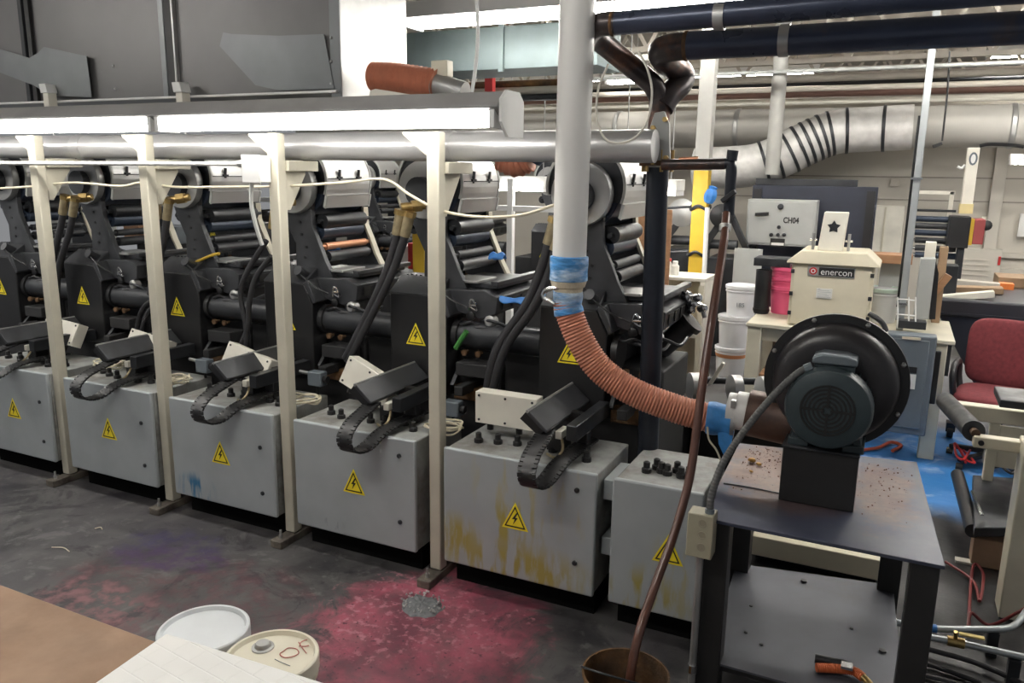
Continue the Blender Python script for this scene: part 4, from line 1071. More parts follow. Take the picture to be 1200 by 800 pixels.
# corona treater power supply
E_ = thing('power_supply_cabinet', 'cream power supply cabinet with the maker plate above the blower', 'cabinet', (-.38, 6.1, BZ + .05))
MB().box(-.655, 6.0, BZ + .05, -.115, 6.42, 1.34).build('cabinet_body', K['enc'], E_, bev=.006)
MB().prism([(-.69, 5.97, 1.335), (-.08, 5.97, 1.335), (-.08, 5.97, 1.35), (-.17, 5.99, 1.43), (-.60, 5.99, 1.43), (-.69, 5.97, 1.35)], (0, .46, 0)).build('cabinet_lid', K['enc'], E_, bev=.01)
dd = MB().box(-.64, 5.99, BZ + .06, -.13, 6.0, 1.325).build('cabinet_door', K['enc'], E_, bev=.004)
np_ = MB().box(-.545, 5.982, 1.255, -.235, 5.99, 1.325).build('name_plate', K['galv'], E_, bev=.002)
MB().box(-.47, 5.980, 1.262, -.24, 5.983, 1.318).build('plate_field', K['ink'], np_)
text('plate_lettering', 'enercon', .062, K['white'], np_, (-.355, 5.979, 1.287), (1, 0, 0), (0, 0, 1))
em = MB().lathe([(.026, 0), (.026, .002)], (-.508, 5.982, 1.29), (0, -1, 0), 24); em.cur = 1
em.lathe([(.016, .002), (.016, .0035)], (-.508, 5.982, 1.29), (0, -1, 0), 20); em.cur = 2
em.lathe([(.009, .0035), (.009, .0045)], (-.508, 5.982, 1.29), (0, -1, 0), 16)
em.build('plate_emblem', [K['red'], K['white'], K['red']], np_)
dp = MB().box(-.475, 5.985, 1.10, -.37, 5.99, 1.17).build('data_plate', K['paper'], E_)
lb = MB()
for i in range(5): lb.box(-.467, 5.984, 1.108 + i * .0115, -.378 - .012 * (i % 3), 5.985, 1.112 + i * .0115)
lb.box(-.465, 5.984, 1.162, -.45, 5.985, 1.168)
lb.build('data_lines', K['grey'], dp)
for z in (.98, 1.12, 1.28):
    for x in (-.645, -.125): MB().box(x - .012, 5.978, z - .014, x + .012, 5.992, z + .014).build('latch', K['dark'], E_, bev=.002)
# upright plate with the star badge
S_ = thing('cream_bracket_plate', 'tall cream plate with a dark star badge on the power supply', 'plate', (-.42, 6.15, 1.43))
MB().prism([(-.50, 6.05, 1.43), (-.335, 6.05, 1.43), (-.318, 6.05, 1.70), (-.475, 6.05, 1.70)], (0, .10, 0)).build('plate_body', K['boxw'], S_, bev=.006)
st = []
for i in range(10):
    a = R(90 + 36 * i); r = .046 if i % 2 == 0 else .026
    st.append((-.405 + r * math.cos(a), 6.05, 1.598 + r * math.sin(a)))
MB().prism(st, (0, -.003, 0)).build('star_badge', K['dark'], S_)
for sx in (-.535, -.30):
    MB().cyl((sx, 6.1, 1.43), (sx, 6.1, 1.55), .010, n=10).build('stud', K['galv'], S_)
    MB().cyl((sx - .025, 6.1, 1.50), (sx + .025, 6.1, 1.50), .008, n=8).build('cross_pin', K['chrome'], S_)
tag(MB().tube([(-.12, 5.98, .97), (-.06, 5.96, .94), (-.02, 5.97, .90), (0.0, 5.96, .855)], .018, 10).build('black_cable', K['rubber']), 'black cable looping off the right side of the power supply', 'cable')
E_.location.z -= .05; S_.location.z -= .05
# disconnect switch box
D = thing('disconnect_switch', 'blue grey safety switch box beside the blower', 'electrical box', (.17, 5.9, .1))
p, q = at(1040, 390, y=5.78), at(1084, 512, y=5.78)
MB().box(p.x, 5.78, q.z, q.x, 5.91, p.z).build('switch_body', K['bluegrey'], D, bev=.012, seg=3)
MB().box(p.x + .03, 5.772, q.z + .05, q.x - .04, 5.78, p.z - .03).build('switch_door', K['bluegrey'], D, bev=.006)
MB().box(p.x + .13, 5.766, (p.z + q.z) / 2 - .02, p.x + .20, 5.772, (p.z + q.z) / 2 + .08).build('switch_label', K['paper'], D)
MB().box(p.x + .11, 5.765, (p.z + q.z) / 2 + .09, p.x + .20, 5.773, (p.z + q.z) / 2 + .13).build('switch_window', K['black'], D)
MB().box(q.x + .0, 5.82, q.z + .22, q.x + .035, 5.85, q.z + .58).build('switch_lever', K['black'], D, bev=.006)
MB().box(p.x + .09, 5.765, p.z - .028, p.x + .2, 5.772, p.z - .012).build('yellow_tag', K['cable'], D)
# strut pole
t = thing('strut_pole', 'thin grey metal pole rising from the bench to the roof', 'pole', at(1046, 384, y=5.88))
lo, hi = V((.085, 6.2, BZ)), V((.085, 6.2, CZ))
MB().box(.06, 6.17, BZ, .105, 6.215, CZ).build('pole_shaft', K['pole'], t, bev=.004)
MB().tube([(.052, 6.19, 1.0), (.052, 6.19, 1.6), (.052, 6.19, 2.3)], .008, 8).build('pole_cable', K['black'], t)
for z in (1.02, 1.88): MB().box(.045, 6.155, z, .115, 6.23, z + .015).build('pole_band', K['chrome'], t)
tag(MB().cyl(V((at(915, 72, y=9.0).x, 9.0, 1.9)), V((at(915, 72, y=9.0).x, 9.0, CZ)), .075, n=16).build('roof_column', K['colgrey']), 'grey round column above the grey control box', 'column')
# black wall panel & CH04 control enclosure
t = thing('black_partition', 'large black partition panel behind the grey control box', 'partition', (-.9, 9.05, 0))
MB().box(-1.46, 9.05, .05, -.22, 9.12, 1.79).build('panel_sheet', mat('blue_black_panel', (.022, .026, .042), .45), t, bev=.006)
MB().box(-1.44, 9.08, 1.79, -.42, 9.12, 1.86).build('top_rail', K['dark'], t, bev=.004)
for x in (-1.4, -.28): MB().box(x - .04, 9.03, 0, x + .04, 9.14, 1.75).build('panel_leg', K['black'], t)
t = thing('control_enclosure', 'light grey control enclosure lettered CH04 with three knobs', 'control box', (-1.1, 8.7, 1.15))
a, c = at(877, 233, y=8.6), at(953, 290, y=8.6)
MB().box(a.x, 8.6, c.z, c.x, 8.85, a.z).build('enclosure_body', K['panel'], t, bev=.008)
MB().box(a.x + .02, 8.592, c.z + .02, c.x - .02, 8.6, a.z - .02).build('enclosure_door', K['panel'], t, bev=.004)
text('enclosure_lettering', 'CH04', .080, K['ink'], t, at(927, 258.5, y=8.59), (1, 0, 0), (0, 0, 1), sx=.78, bold=.0025)
MB().beam(at(885, 251, y=8.57), at(901, 250, y=8.57), .03, .03, (0, 1, 0)).build('door_handle', K['black'], t, bev=.004)
for px, py, r in ((904, 275, .02), (912, 275, .02), (919, 275, .02), (913, 266, .02), (915, 242, .03)):
    MB().lathe([(r, 0), (r, .02), (r * .6, .03)], at(px, py, y=8.592), (0, -1, 0), 10).build('knob', K['dark'], t)
lp = MB().box(at(903, 279, y=8.59).x, 8.588, at(903, 289, y=8.59).z, at(920, 279, y=8.59).x, 8.592, at(903, 279, y=8.59).z).build('legend_plate', K['ink'], t)
MB().box(at(904, 282, y=8.59).x, 8.586, at(903, 287, y=8.59).z, at(919, 282, y=8.59).x, 8.588, at(904, 284, y=8.59).z).build('legend_strip', K['paper'], lp)
for x in (-1.35, -.85): MB().box(x - .03, 8.7, 0, x + .03, 8.8, 1.16).build('enclosure_leg', K['dark'], t)
# yellow column and the shelf cabinet
t = thing('yellow_column', 'square steel column painted yellow up to head height', 'column', at(815, 318, y=7.8))
cxm = at(823, 200, y=7.8).x
MB().box(cxm - .07, 7.75, 0, cxm + .07, 7.89, 1.93).build('painted_base', K['colyel'], t, bev=.006)
MB().box(cxm - .07, 7.75, 1.93, cxm + .07, 7.89, CZ).build('column_shaft', K['colgrey'], t, bev=.006)
for z in (1.58, 1.14): MB().tube([(cxm + .09 * math.cos(a), 7.82 + .1 * math.sin(a), z + .02 * math.sin(3 * a)) for a in [i * .4 for i in range(16)]], .016, 6, 3).build('wrapped_chain', K['dark'], t)
for z, lab in ((1.585, 'upper dark chain stretched left of the yellow column'), (1.15, 'lower dark chain stretched left of the yellow column')):
    tag(MB().tube([(cxm - .75, 7.82, z), (cxm - .4, 7.82, z - .02), (cxm - .1, 7.82, z)], .014, 6).build('barrier_chain', K['dark']), lab, 'chain', 'barrier chains')
t = thing('storage_cabinet', 'pale cream open storage cabinet behind the last press', 'cabinet', (-1.8, 6.9, 0))
a, c = at(700, 318, y=6.8), at(828, 318, y=6.8)
MB().box(a.x, 6.8, a.z - .03, c.x, 7.2, a.z).build('cabinet_top', K['boxw'], t, bev=.006)
MB().box(a.x, 7.17, 0, c.x, 7.2, a.z - .03).build('back_panel', K['enc'], t)
MB().box(c.x - .05, 6.8, 0, c.x, 7.2, a.z - .03).build('side_panel', K['boxw'], t, bev=.004)
MB().box(a.x, 6.8, 0, a.x + .05, 7.2, a.z - .03).build('side_panel', K['boxw'], t, bev=.004)
MB().box(a.x, 6.82, .50, c.x - .05, 7.17, .53).build('inner_shelf', K['boxw'], t)
MB().box(c.x - .055, 6.79, .2, c.x - .015, 6.8, a.z - .06).build('edge_strip', K['cream'], t)
for k, (px, py, m, h, lab) in enumerate(((783, 318, 'red', .14, 'red capped bottle on the pale storage cabinet'), (791, 318, 'paper', .12, 'small white bottle on the pale storage cabinet'))):
    p = at(px, py, y=6.95)
    t = thing('bottle', lab, 'bottle', (p.x, p.y, a.z))
    MB().lathe([(.035, 0), (.035, h * .65), (.02, h * .8), (.02, h * .85)], (p.x, p.y, a.z), (0, 0, 1), 14).build('bottle_body', K['paper'], t)
    MB().lathe([(.024, h * .82), (.024, h), (.018, h)], (p.x, p.y, a.z), (0, 0, 1), 12).build('cap', K[m], t)
tag(MB().cyl((at(827, 320, y=7.6).x, 7.6, 0), at(829, 243, y=7.6), .022, n=10).build('white_tube', K['white']), 'thin white upright tube right of the yellow column', 'tube')
# blue plastic bag on the hanging rod
tag(MB().lathe([(.01, -.08), (.04, -.068), (.056, -.035), (.06, .0), (.05, .04), (.036, .058), (.045, .08), (.015, .088)], at(833, 229, y=7.5), (.25, .1, 1), 7).build('blue_glove', K['bluep']), 'blue glove hanging by the yellow column', 'glove')
# pails
def pail(name, lab, cat, x, y, z, r, h, m, lm, group=None, band=None, sub=True):
    t = thing(name, lab, cat, (x, y, z), group)
    MB().lathe([(0, 0), (r * .86, 0), (r * .87, .006), (r * .97, h * .80), (r * 1.03, h * .80), (r * 1.03, h * .84), (r * .98, h * .85), (r, h * .97)], (x, y, z), (0, 0, 1), 32).build('pail_body', m, t)
    MB().lathe([(r * 1.05, h * .90), (r * 1.06, h * .90), (r * 1.06, h), (r * .99, h + .004), (r * .94, h - .008), (0, h - .008)], (x, y, z), (0, 0, 1), 32, cap=False).build('lid', lm, t)
    if band: MB().lathe([(r * .955, h * .68), (r * .985, h * .70), (r * 1.01, h * .84), (r * .99, h * .85)], (x, y, z), (0, 0, 1), 32, cap=False).build('label_band', band, t)
    return t


wx, wy = at(856, 440, y=7.6).x, 7.6
pail('plastic_pail', 'topmost white pail of the stack beyond the table', 'pail', wx + .045, wy + .03, .60, .145, .285, K['pailb'], K['pailb'], 'white pails stacked beyond the table')
pail('plastic_pail', 'middle white pail of the stack beyond the table', 'pail', wx, wy, .30, .145, .30, K['pailb'], K['pailb'], 'white pails stacked beyond the table')
pail('plastic_pail', 'bottom white pail with an orange band in the stack', 'pail', wx - .01, wy, 0, .145, .30, K['pailb'], K['pailb'], 'white pails stacked beyond the table', mat('orange_band', (.75, .32, .14), .5))
mk = text('pail_marks', '185', .055, K['bluegrey'], bpy.data.objects['plastic_pail'], (wx + .06, wy - .115, .715), (1, 0, 0), (0, 0, 1))
pp = [(903, 362), ]
px_ = at(908, 362, y=6.35).x + .06
for k in range(3):
    pail('pink_pail', ('lowest pink pail of the nested stack on the bench', 'middle pink pail of the nested stack on the bench', 'top pink pail of the nested stack on the bench')[k], 'pail', px_, 6.5, BZ + .003 + .075 * k, .125 + .001 * k, .21, K['pink'], K['pink'], 'nested pink pails')
pail('plastic_pail', 'white pail with a green lid right of the power supply', 'pail', at(1030, 380, y=6.4).x, 6.5, BZ, .12, .25, K['pailb'], mat('green_lid', (.58, .70, .62), .4))
t = thing('rubber_sleeve', 'black upright sleeve left of the pink pails', 'sleeve', at(892, 362, y=6.4))
a = at(892, 362, y=6.4)
MB().lathe([(.055, 0), (.06, .02), (.06, .34), (.05, .34), (.05, .30)], (a.x, 6.4, BZ), (0, 0, 1), 20).build('sleeve_body', K['dark'], t)
MB().lathe([(.064, .02), (.064, .04)], (a.x, 6.4, BZ), (0, 0, 1), 20).build('sleeve_ring', K['black'], t)
tag(MB().box(at(884, 302, y=6.4).x, 6.38, BZ + .003 + .15 + .216, at(928, 290, y=6.4).x, 6.62, BZ + .43).build('black_tray', K['dark'], bev=.004), 'dark tray lying over the pink pails', 'tray')
# grey board behind pails
tag(MB().box(at(853, 400, y=8.0).x, 8.0, 0, at(893, 300, y=8.0).x, 8.03, at(870, 291, y=8).z).build('leaning_board', K['panel'], bev=.003), 'plain grey board standing behind the white pails', 'board')
# plank on the bench
tag(MB().box(-.5, 6.50, 1.27, .12, 6.74, 1.335).build('wood_plank', K['wood'], bev=.003), 'brown plank at the back of the power supply', 'plank')
tag(MB().box(-.09, 6.60, BZ, .10, 6.74, 1.27).build('support_crate', K['panel'], bev=.004), 'grey crate holding up the brown plank', 'crate')
zt = at(1120, 350, y=7.2).z
# vertical boards / cardboard on bench right
t = thing('box_file', 'tall pale grey board leaning on the bench beside the pole', 'board', at(1080, 372, y=6.3))
MB().prism([at(1070, 374, y=6.25), at(1088, 374, y=6.25), at(1097, 303, y=6.25), at(1079, 303, y=6.25)], (0, .12, 0)).build('board_sheet', K['panel'], t, bev=.004)
MB().prism([at(1089, 374, y=6.27), at(1096, 374, y=6.27), at(1100, 320, y=6.27), at(1096, 303, y=6.27)], (0, .10, 0)).build('dark_edge', K['black'], t)
tag(MB().box(at(1083, 303, y=6.6).x, 6.6, BZ, at(1098, 284, y=6.6).x, 6.7, at(1098, 284, y=6.6).z).build('carton', K['boxw'], bev=.003), 'small pale carton peeking above the grey board', 'carton')
tag(MB().box(at(1098, 322, y=6.62).x, 6.62, BZ, at(1112, 290, y=6.62).x, 6.72, at(1112, 290, y=6.62).z).build('carton', K['card'], bev=.003), 'brown cardboard carton beside the grey board', 'carton')
tag(MB().beam(at(1096, 342, y=6.6), at(1112, 322, y=6.6), .05, .05).build('wood_block', K['wood'], bev=.003), 'short wooden block leaning over the black bin corner', 'wood block')
tag(MB().box(at(1098, 322, y=7.4).x, 7.4, zt, at(1124, 312, y=7.4).x, 7.6, at(1124, 312, y=7.4).z).build('dark_box', K['dark'], bev=.004), 'small dark box behind the wooden block', 'box')
t = thing('wire_rack', 'small white wire rack on the bench by the pole', 'rack', at(1060, 372, y=6.1))
wr = MB()
for px in (1052, 1065, 1073): wr.cyl(at(px, 384, y=6.05), at(px, 348, y=6.05), .006, n=6)
wr.cyl(at(1050, 350, y=6.05), at(1073, 352, y=6.05), .005, n=6); wr.cyl(at(1050, 368, y=6.05), at(1073, 370, y=6.05), .005, n=6)
wr.build('rack_wires', K['white'], t)
MB().box(*at(1052, 384, y=6.04), *(at(1086, 378, y=6.04) + V((0, .12, 0)))).build('rack_tray', K['dark'], t, bev=.003)
# black bin
Bn = thing('black_bulk_bin', 'big black tapered bulk bin behind the maroon chair', 'bin', (1.3, 7.7, 0))
zt = at(1120, 350, y=7.2).z; zl = at(1120, 370, y=7.2).z
x0 = at(1098, 355, y=7.2).x
MB().prism([(x0 + .02, 7.2, zl), (x0 + 1.9, 7.2, zl), (x0 + 1.75, 7.35, .12), (x0 + .42, 7.35, .12)], (0, 1.0, 0)).build('bin_body', K['bin'], Bn, bev=.01)
MB().box(x0, 7.17, zl, x0 + 1.93, 8.4, zt).build('bin_rim', K['bin'], Bn, bev=.02, seg=3)
MB().box(x0 - .005, 7.16, zl + .015, x0 + 1.93, 7.18, zl + .03).build('rim_ridge', K['bin'], Bn)
MB().box(x0 + .5, 7.4, 0, x0 + 1.7, 8.1, .12).build('bin_feet', K['black'], Bn)
for k, (p0, p1, w, h, m, lab) in enumerate(((at(1104, 349, y=7.3), at(1165, 344, y=7.3), .10, .05, 'boxw', 'white plank lying on the front of the black bin'),
                                           (at(1100, 338, y=7.7), at(1175, 340, y=7.7), .16, .05, 'card', 'long brown cardboard strip on the black bin'),
                                           (at(1118, 331, y=8.1), at(1186, 337, y=8.1), .12, .06, 'joist', 'pale board with an orange end on the black bin'))):
    t = thing('plank', lab, 'plank', p0, 'planks on the black bin')
    MB().beam(p0, p1, w, h).build('plank_board', K[m], t, bev=.004)
    if k == 2: MB().beam(p1 - (p1 - p0) * .22, p1 + V((.006, 0, 0)), w + .01, h + .012).build('orange_end', mat('orange_tip', (.75, .2, .04), .6), t)
tag(MB().box(at(1168, 330, y=8.3).x, 8.2, zt, 2.2, 8.6, at(1168, 331, y=8.3).z + .06).build('flat_carton', K['card'], bev=.004), 'flattened pinkish carton at the back of the black bin', 'carton')
# chair
Ch = thing('office_chair', 'maroon fabric office chair with black armrest', 'chair', (.735, 6.03, 0))
def soft(cx_, cy_, cz_, w, d, h, M_, r=.35, n=18):
    """superellipsoid cushion"""
    b = MB(M_); vs = []; fs = []
    sg = lambda v, e: math.copysign(abs(v) ** e, v)
    for i in range(n + 1):
        th = -math.pi / 2 + math.pi * i / n
        for j in range(2 * n):
            ph = 2 * math.pi * j / (2 * n)
            vs.append((cx_ + w / 2 * sg(math.cos(th), r) * sg(math.cos(ph), r * 1.3), cy_ + d / 2 * sg(math.cos(th), r) * sg(math.sin(ph), r * 1.3), cz_ + h / 2 * sg(math.sin(th), r)))
    for i in range(n):
        for j in range(2 * n):
            k = (j + 1) % (2 * n); fs.append((i * 2 * n + j, i * 2 * n + k, (i + 1) * 2 * n + k, (i + 1) * 2 * n + j))
    return b.add(vs, fs)
CM = Matrix.Translation((.735, 6.03, -.015)) @ Matrix.Rotation(R(-10), 4, 'Z')
soft(0, .26, .755, .54, .10, .47, CM @ Matrix.Translation((0, 0, 0)) @ Matrix.Rotation(R(-6), 4, 'X'), .42).build('backrest', K['maroon'], Ch, ang=80)
soft(0, -.03, .47, .54, .54, .12, CM, .42).build('seat', K['maroon'], Ch, ang=80)
MB(CM).box(-.05, .1, .385, .05, .38, .42).build('back_bar', K['plastic'], Ch)
MB(CM).box(-.22, -.24, .40, .22, .22, .425).build('seat_pan', K['plastic'], Ch, bev=.01)
MB(CM).box(-.05, .335, .40, .05, .38, .72).build('back_spine', K['plastic'], Ch, bev=.008)
for s in (-1, 1):
    MB(CM).tube([(s * .26, .16, .47), (s * .28, .18, .56), (s * .285, .15, .66), (s * .285, 0, .685), (s * .285, -.12, .67), (s * .28, -.17, .60), (s * .26, -.12, .47), (s * .2, -.05, .43)], .021, 10, 8).build('armrest', K['plastic'], Ch)
MB(CM).cyl((0, 0, .08), (0, 0, .41), .03, n=16).build('gas_lift', K['plastic'], Ch)
for i in range(5):
    a = 2 * math.pi * i / 5 + .3
    l = MB(CM).beam((0, 0, .10), (.28 * math.cos(a), .28 * math.sin(a), .07), .05, .03).build('base_leg', K['plastic'], Ch, bev=.006)
    MB(CM).cyl((.28 * math.cos(a) - .02, .28 * math.sin(a), .027), (.28 * math.cos(a) + .02, .28 * math.sin(a), .027), .027, n=14).build('caster', K['ink'], l)
# roller rack & treater station behind
t = thing('roller_rack', 'tall stand of dark idler rollers in front of the back wall', 'roller stand', (.3, 9, 0))
for px in (1074, 1116):
    p = at(px, 224, y=9)
    MB().box(p.x - .02, 8.98, 0, p.x + .02, 9.02, p.z).build('stand_upright', K['boxw'], t, bev=.004)
MB().box(at(1070, 224, y=9).x, 8.98, at(1074, 227, y=9).z, at(1120, 224, y=9).x, 9.02, at(1074, 223, y=9).z).build('stand_crossbar', K['boxw'], t)
for i, (py, m) in enumerate(((246, 'dark'), (256, 'navy'), (264, 'plate'), (272, 'navy'), (281, 'dark'), (290, 'plate'), (298, 'navy'))):
    p = at(1072, py, y=8.95); MB().cyl((p.x, 8.95, p.z), (p.x + .36, 8.95, p.z), .03 if i else .012, n=14).build('idler_roller', K[m], t)
    MB().cyl((p.x - .03, 8.95, p.z), (p.x, 8.95, p.z), .018, n=10).build('roller_hub', K['chrome'], t)
t = thing('drive_housing', 'black red and yellow drive housing on the cream riser', 'machine', at(1128, 290, y=8.7))
a, c = at(1113, 253, y=8.7), at(1133, 290, y=8.7)
MB().box(a.x, 8.6, c.z, c.x, 8.9, a.z).build('housing_body', K['black'], t, bev=.006)
MB().box(c.x, 8.62, c.z + .03, c.x + .03, 8.9, a.z - .02).build('yellow_edge', K['colyel'], t)
MB().box(c.x + .03, 8.62, c.z + .04, c.x + .12, 8.9, a.z - .02).build('red_cover', mat('dull_red', (.28, .05, .05), .6), t, bev=.005)
MB().box(a.x + .1, 8.65, 0, c.x - .02, 8.85, c.z).build('housing_stand', K['dark'], t)
t = thing('riser_pole', 'cream upright duct with the oval blue badge', 'pole', at(1132, 250, y=8.75))
a, c = at(1131, 250, y=8.75), at(1139, 173, y=8.75)
MB().box(a.x - .05, 8.7, a.z + .0, a.x + .05, 8.8, c.z).build('riser_body', K['boxw'], t, bev=.006)
MB().box(a.x - .057, 8.69, a.z, a.x + .057, 8.81, a.z + .09).build('yellow_band', mat('pale_yellow', (.66, .55, .28), .6), t)
bz = at(1139, 186, y=8.7).z
o = MB()
o.prism([(a.x + .005 + .035 * math.cos(i * .3927), 8.7, bz + .06 * math.sin(i * .3927)) for i in range(16)], (0, -.004, 0)); o.cur = 1
o.prism([(a.x + .005 + .02 * math.cos(i * .3927), 8.696, bz + .042 * math.sin(i * .3927)) for i in range(16)], (0, -.002, 0))
o.build('oval_badge', [K['bluegrey'], K['white']], t)
MB().tube([at(1122, 195, y=8.7), at(1127, 197, y=8.7), at(1131, 193, y=8.7)], .012, 8).build('side_hook', K['white'], t)
# louvred panel, notices, wall plate
t = thing('louvre_panel', 'beige louvred panel against the back wall', 'panel', at(1140, 330, y=10.8))
a, c = at(1100, 289, y=10.85), at(1168, 345, y=10.85)
MB().box(a.x, 10.85, .2, c.x, 10.98, a.z).build('panel_sheet', K['wallm'], t, bev=.006)
for i in range(6): MB().box(a.x + .1, 10.838, a.z - .14 - i * .06, c.x - .12, 10.85, a.z - .125 - i * .06).build('louvre', K['joist'], t)
MB().box(c.x - .035, 10.83, a.z - .18, c.x - .01, 10.85, a.z - .08).build('red_latch', K['red'], t)
tag(MB().box(*at(1148, 276, y=10.96), *(at(1172, 254, y=10.96) + V((0, .03, 0)))).build('wall_plate', K['boxw'], bev=.003), 'pale square plate on the back wall right of the red cover', 'plate')
tag(MB().lathe([(.055, 0), (.06, .03), (.02, .05)], at(1156, 264, y=10.93), (0, -1, 0), 12).build('wall_bell', K['ink']), 'small round black bell on the pale wall plate', 'bell')
t = thing('wall_notice', 'white printed notice on the back wall at right', 'notice', at(1195, 265, y=10.9))
MB().box(at(1192, 276, y=10.9).x, 10.9, at(1192, 277, y=10.9).z, at(1203, 250, y=10.9).x + .1, 10.91, at(1192, 250, y=10.9).z).build('notice_sheet', K['paper'], t)
MB().box(-.05, 10.97, at(1050, 218, y=10.97).z, .02, 10.99, at(1050, 212, y=10.97).z).build('wall_box', K['panel']) if False else None
a = at(1049, 214, y=10.97)
tag(MB().box(a.x - .05, 10.95, a.z - .045, a.x + .05, 11.0, a.z + .045).build('wall_junction_box', K['joist'], bev=.004), 'small beige junction box on the back wall left of the pole', 'electrical box')
tag(MB().tube([at(1113, 60, y=9.0), at(1110, 110, y=9.0), at(1104, 165, y=9.0)], .010, 6).build('hanging_wire', K['black']), 'black cord hanging from the roof right of the pole', 'cord')
tag(MB().beam(at(1093, 172, y=9.0), at(1104, 168, y=9.0), .05, .03).build('pull_switch', K['ink'], bev=.004), 'small black pull switch on the hanging black cord', 'switch')
tag(MB().tube([at(1148, 171, y=10.0), at(1160, 169, y=10.0), at(1185, 170, y=10.0), at(1200, 172, y=10.0)], .02, 6).build('dark_cable', K['black']), 'dark cable sagging under the big duct at right', 'cable')
# dark machinery in the middle distance
t = thing('wood_crate_panel', 'plain plywood sheet standing behind the dark vertical pipe', 'plywood', at(765, 300, y=6.0))
tag(t, 'plain plywood sheet standing behind the dark vertical pipe', 'plywood')
a, c = at(742, 320, y=6.0), at(797, 246, y=6.0)
MB().box(a.x, 6.0, .4, a.x + .28, 6.02, c.z).build('plywood_sheet', K['wood'], t)
MB().box(a.x, 6.02, 0, a.x + .05, 6.07, c.z - .1).build('sheet_stud', K['wood'], t)
for k, (px, py, w, h, yy, lab) in enumerate(((800, 280, .20, .35, 8.6, 'dark winding machine seen left of the yellow column'), (846, 285, .14, .5, 8.4, 'dark winding machine seen right of the yellow column'))):
    p = at(px, py, y=yy)
    t = thing('winding_machine', lab, 'machine', (p.x, yy, 0), 'winding machines in the middle distance')
    MB().box(p.x - w, yy, 0, p.x + w, yy + .5, p.z - h * .3).build('machine_base', K['dark'], t, bev=.01)
    MB().lathe([(.04, -.02), (.15 if k == 0 else .12, 0), (.15 if k == 0 else .12, .05), (.04, .07)], (p.x - .02, yy - .02, p.z + .28), (0, 1, .0), 28).build('reel_disc', K['galv'] if k == 0 else K['black'], t)
    MB().beam((p.x - .25, yy, p.z - h * .3), (p.x + .02, yy + .05, p.z + .3), .07, .07).build('reel_arm', K['black'], t, bev=.006)
    MB().beam((p.x + .28, yy + .1, p.z - h * .3), (p.x + .05, yy + .1, p.z + .3), .06, .06).build('brace_arm', K['dark'], t, bev=.006)
    MB().cyl((p.x - w, yy + .1, p.z - .02), (p.x + w, yy + .1, p.z - .02), .05, n=16).build('rewind_shaft', K['plate'], t)
# guard panel in yellow, red and white boxes seen by the thick hose
t = thing('yellow_guard', 'curved yellow guard panel between the presses', 'guard panel', at(490, 300, y=4.6))
MB().prism([at(483, 248, y=4.2), at(490, 262, y=4.2), at(497, 290, y=4.2), at(497, 326, y=4.2), at(484, 318, y=4.2)], (0, .03, 0)).build('guard_sheet', K['colyel'], t)
MB().cyl(at(493, 326, y=4.215), at(494, 336, y=4.215), .02, n=12).build('guard_foot', K['chrome'], t)
tag(MB().box(*at(478, 315, y=4.7), *(at(486, 285, y=4.7) + V((0, .1, 0)))).build('red_container', K['red'], bev=.005), 'red container left of the yellow guard', 'container')
tag(MB().box(*at(462, 316, y=4.8), *(at(479, 288, y=4.8) + V((0, .15, 0)))).build('white_carton', K['paper'], bev=.005), 'white carton beside the red container', 'carton')
b0_ = at(470, 318, y=4.75)
t = thing('supply_stand', 'dark stand carrying the red container and the white carton', 'stand', (b0_.x, 4.8, 0))
MB().box(b0_.x - .12, 4.68, at(470, 316, y=4.75).z - .03, b0_.x + .16, 4.98, at(470, 316, y=4.75).z).build('stand_top', K['dark'], t, bev=.004)
MB().box(b0_.x - .04, 4.78, 0, b0_.x + .06, 4.88, at(470, 316, y=4.75).z - .03).build('stand_column', K['black'], t)
# white posts of the far row
for k, px in enumerate((598, 300)):
    p = at(px, 300, y=6.9)
    t = thing('support_post', ('white post of the far row seen left of the white pipe', 'white post of the far row behind the third cream post')[k], 'post', (p.x, 6.9, 0), 'far row posts')
    MB().box(p.x - .03, 6.87, 0, p.x + .03, 6.93, 1.83).build('upright', K['white'], t, bev=.005)
    MB().box(p.x - .3, 6.88, 1.53, p.x + .45, 6.92, 1.58).build('cross_rail', K['white'], t, bev=.004)
# far-row supply pallets: white panels behind the left presses
for k, (px0, py0, px1, py1, m, lab) in enumerate(((48, 260, 108, 282, 'panel', 'pale grey panel behind the leftmost press'), (146, 262, 162, 285, 'wood', 'orange brown box left of the second post'), (176, 266, 206, 284, 'bluegrey', 'blue grey box right of the second post'), (255, 262, 297, 290, 'ink', 'black screen box left of the third post'))):
    a, c = at(px0, py1, y=4.9), at(px1, py0, y=4.9)
    t = thing('control_console', lab, 'box', ((a.x + c.x) / 2, 4.9, 0), 'boxes behind the left presses')
    MB().box(a.x, 4.9, a.z, c.x, 5.15, c.z).build('console_body', K[m], t, bev=.006)
    MB().box(a.x + .1, 4.95, 0, c.x - .1, 5.1, a.z).build('console_stand', K['dark'], t)
    if k == 3:
        MB().box(at(279, 279, y=4.89).x, 4.89, at(279, 292, y=4.89).z, at(287, 279, y=4.89).x, 4.90, at(287, 278, y=4.89).z).build('blue_display', K['pole'], t)
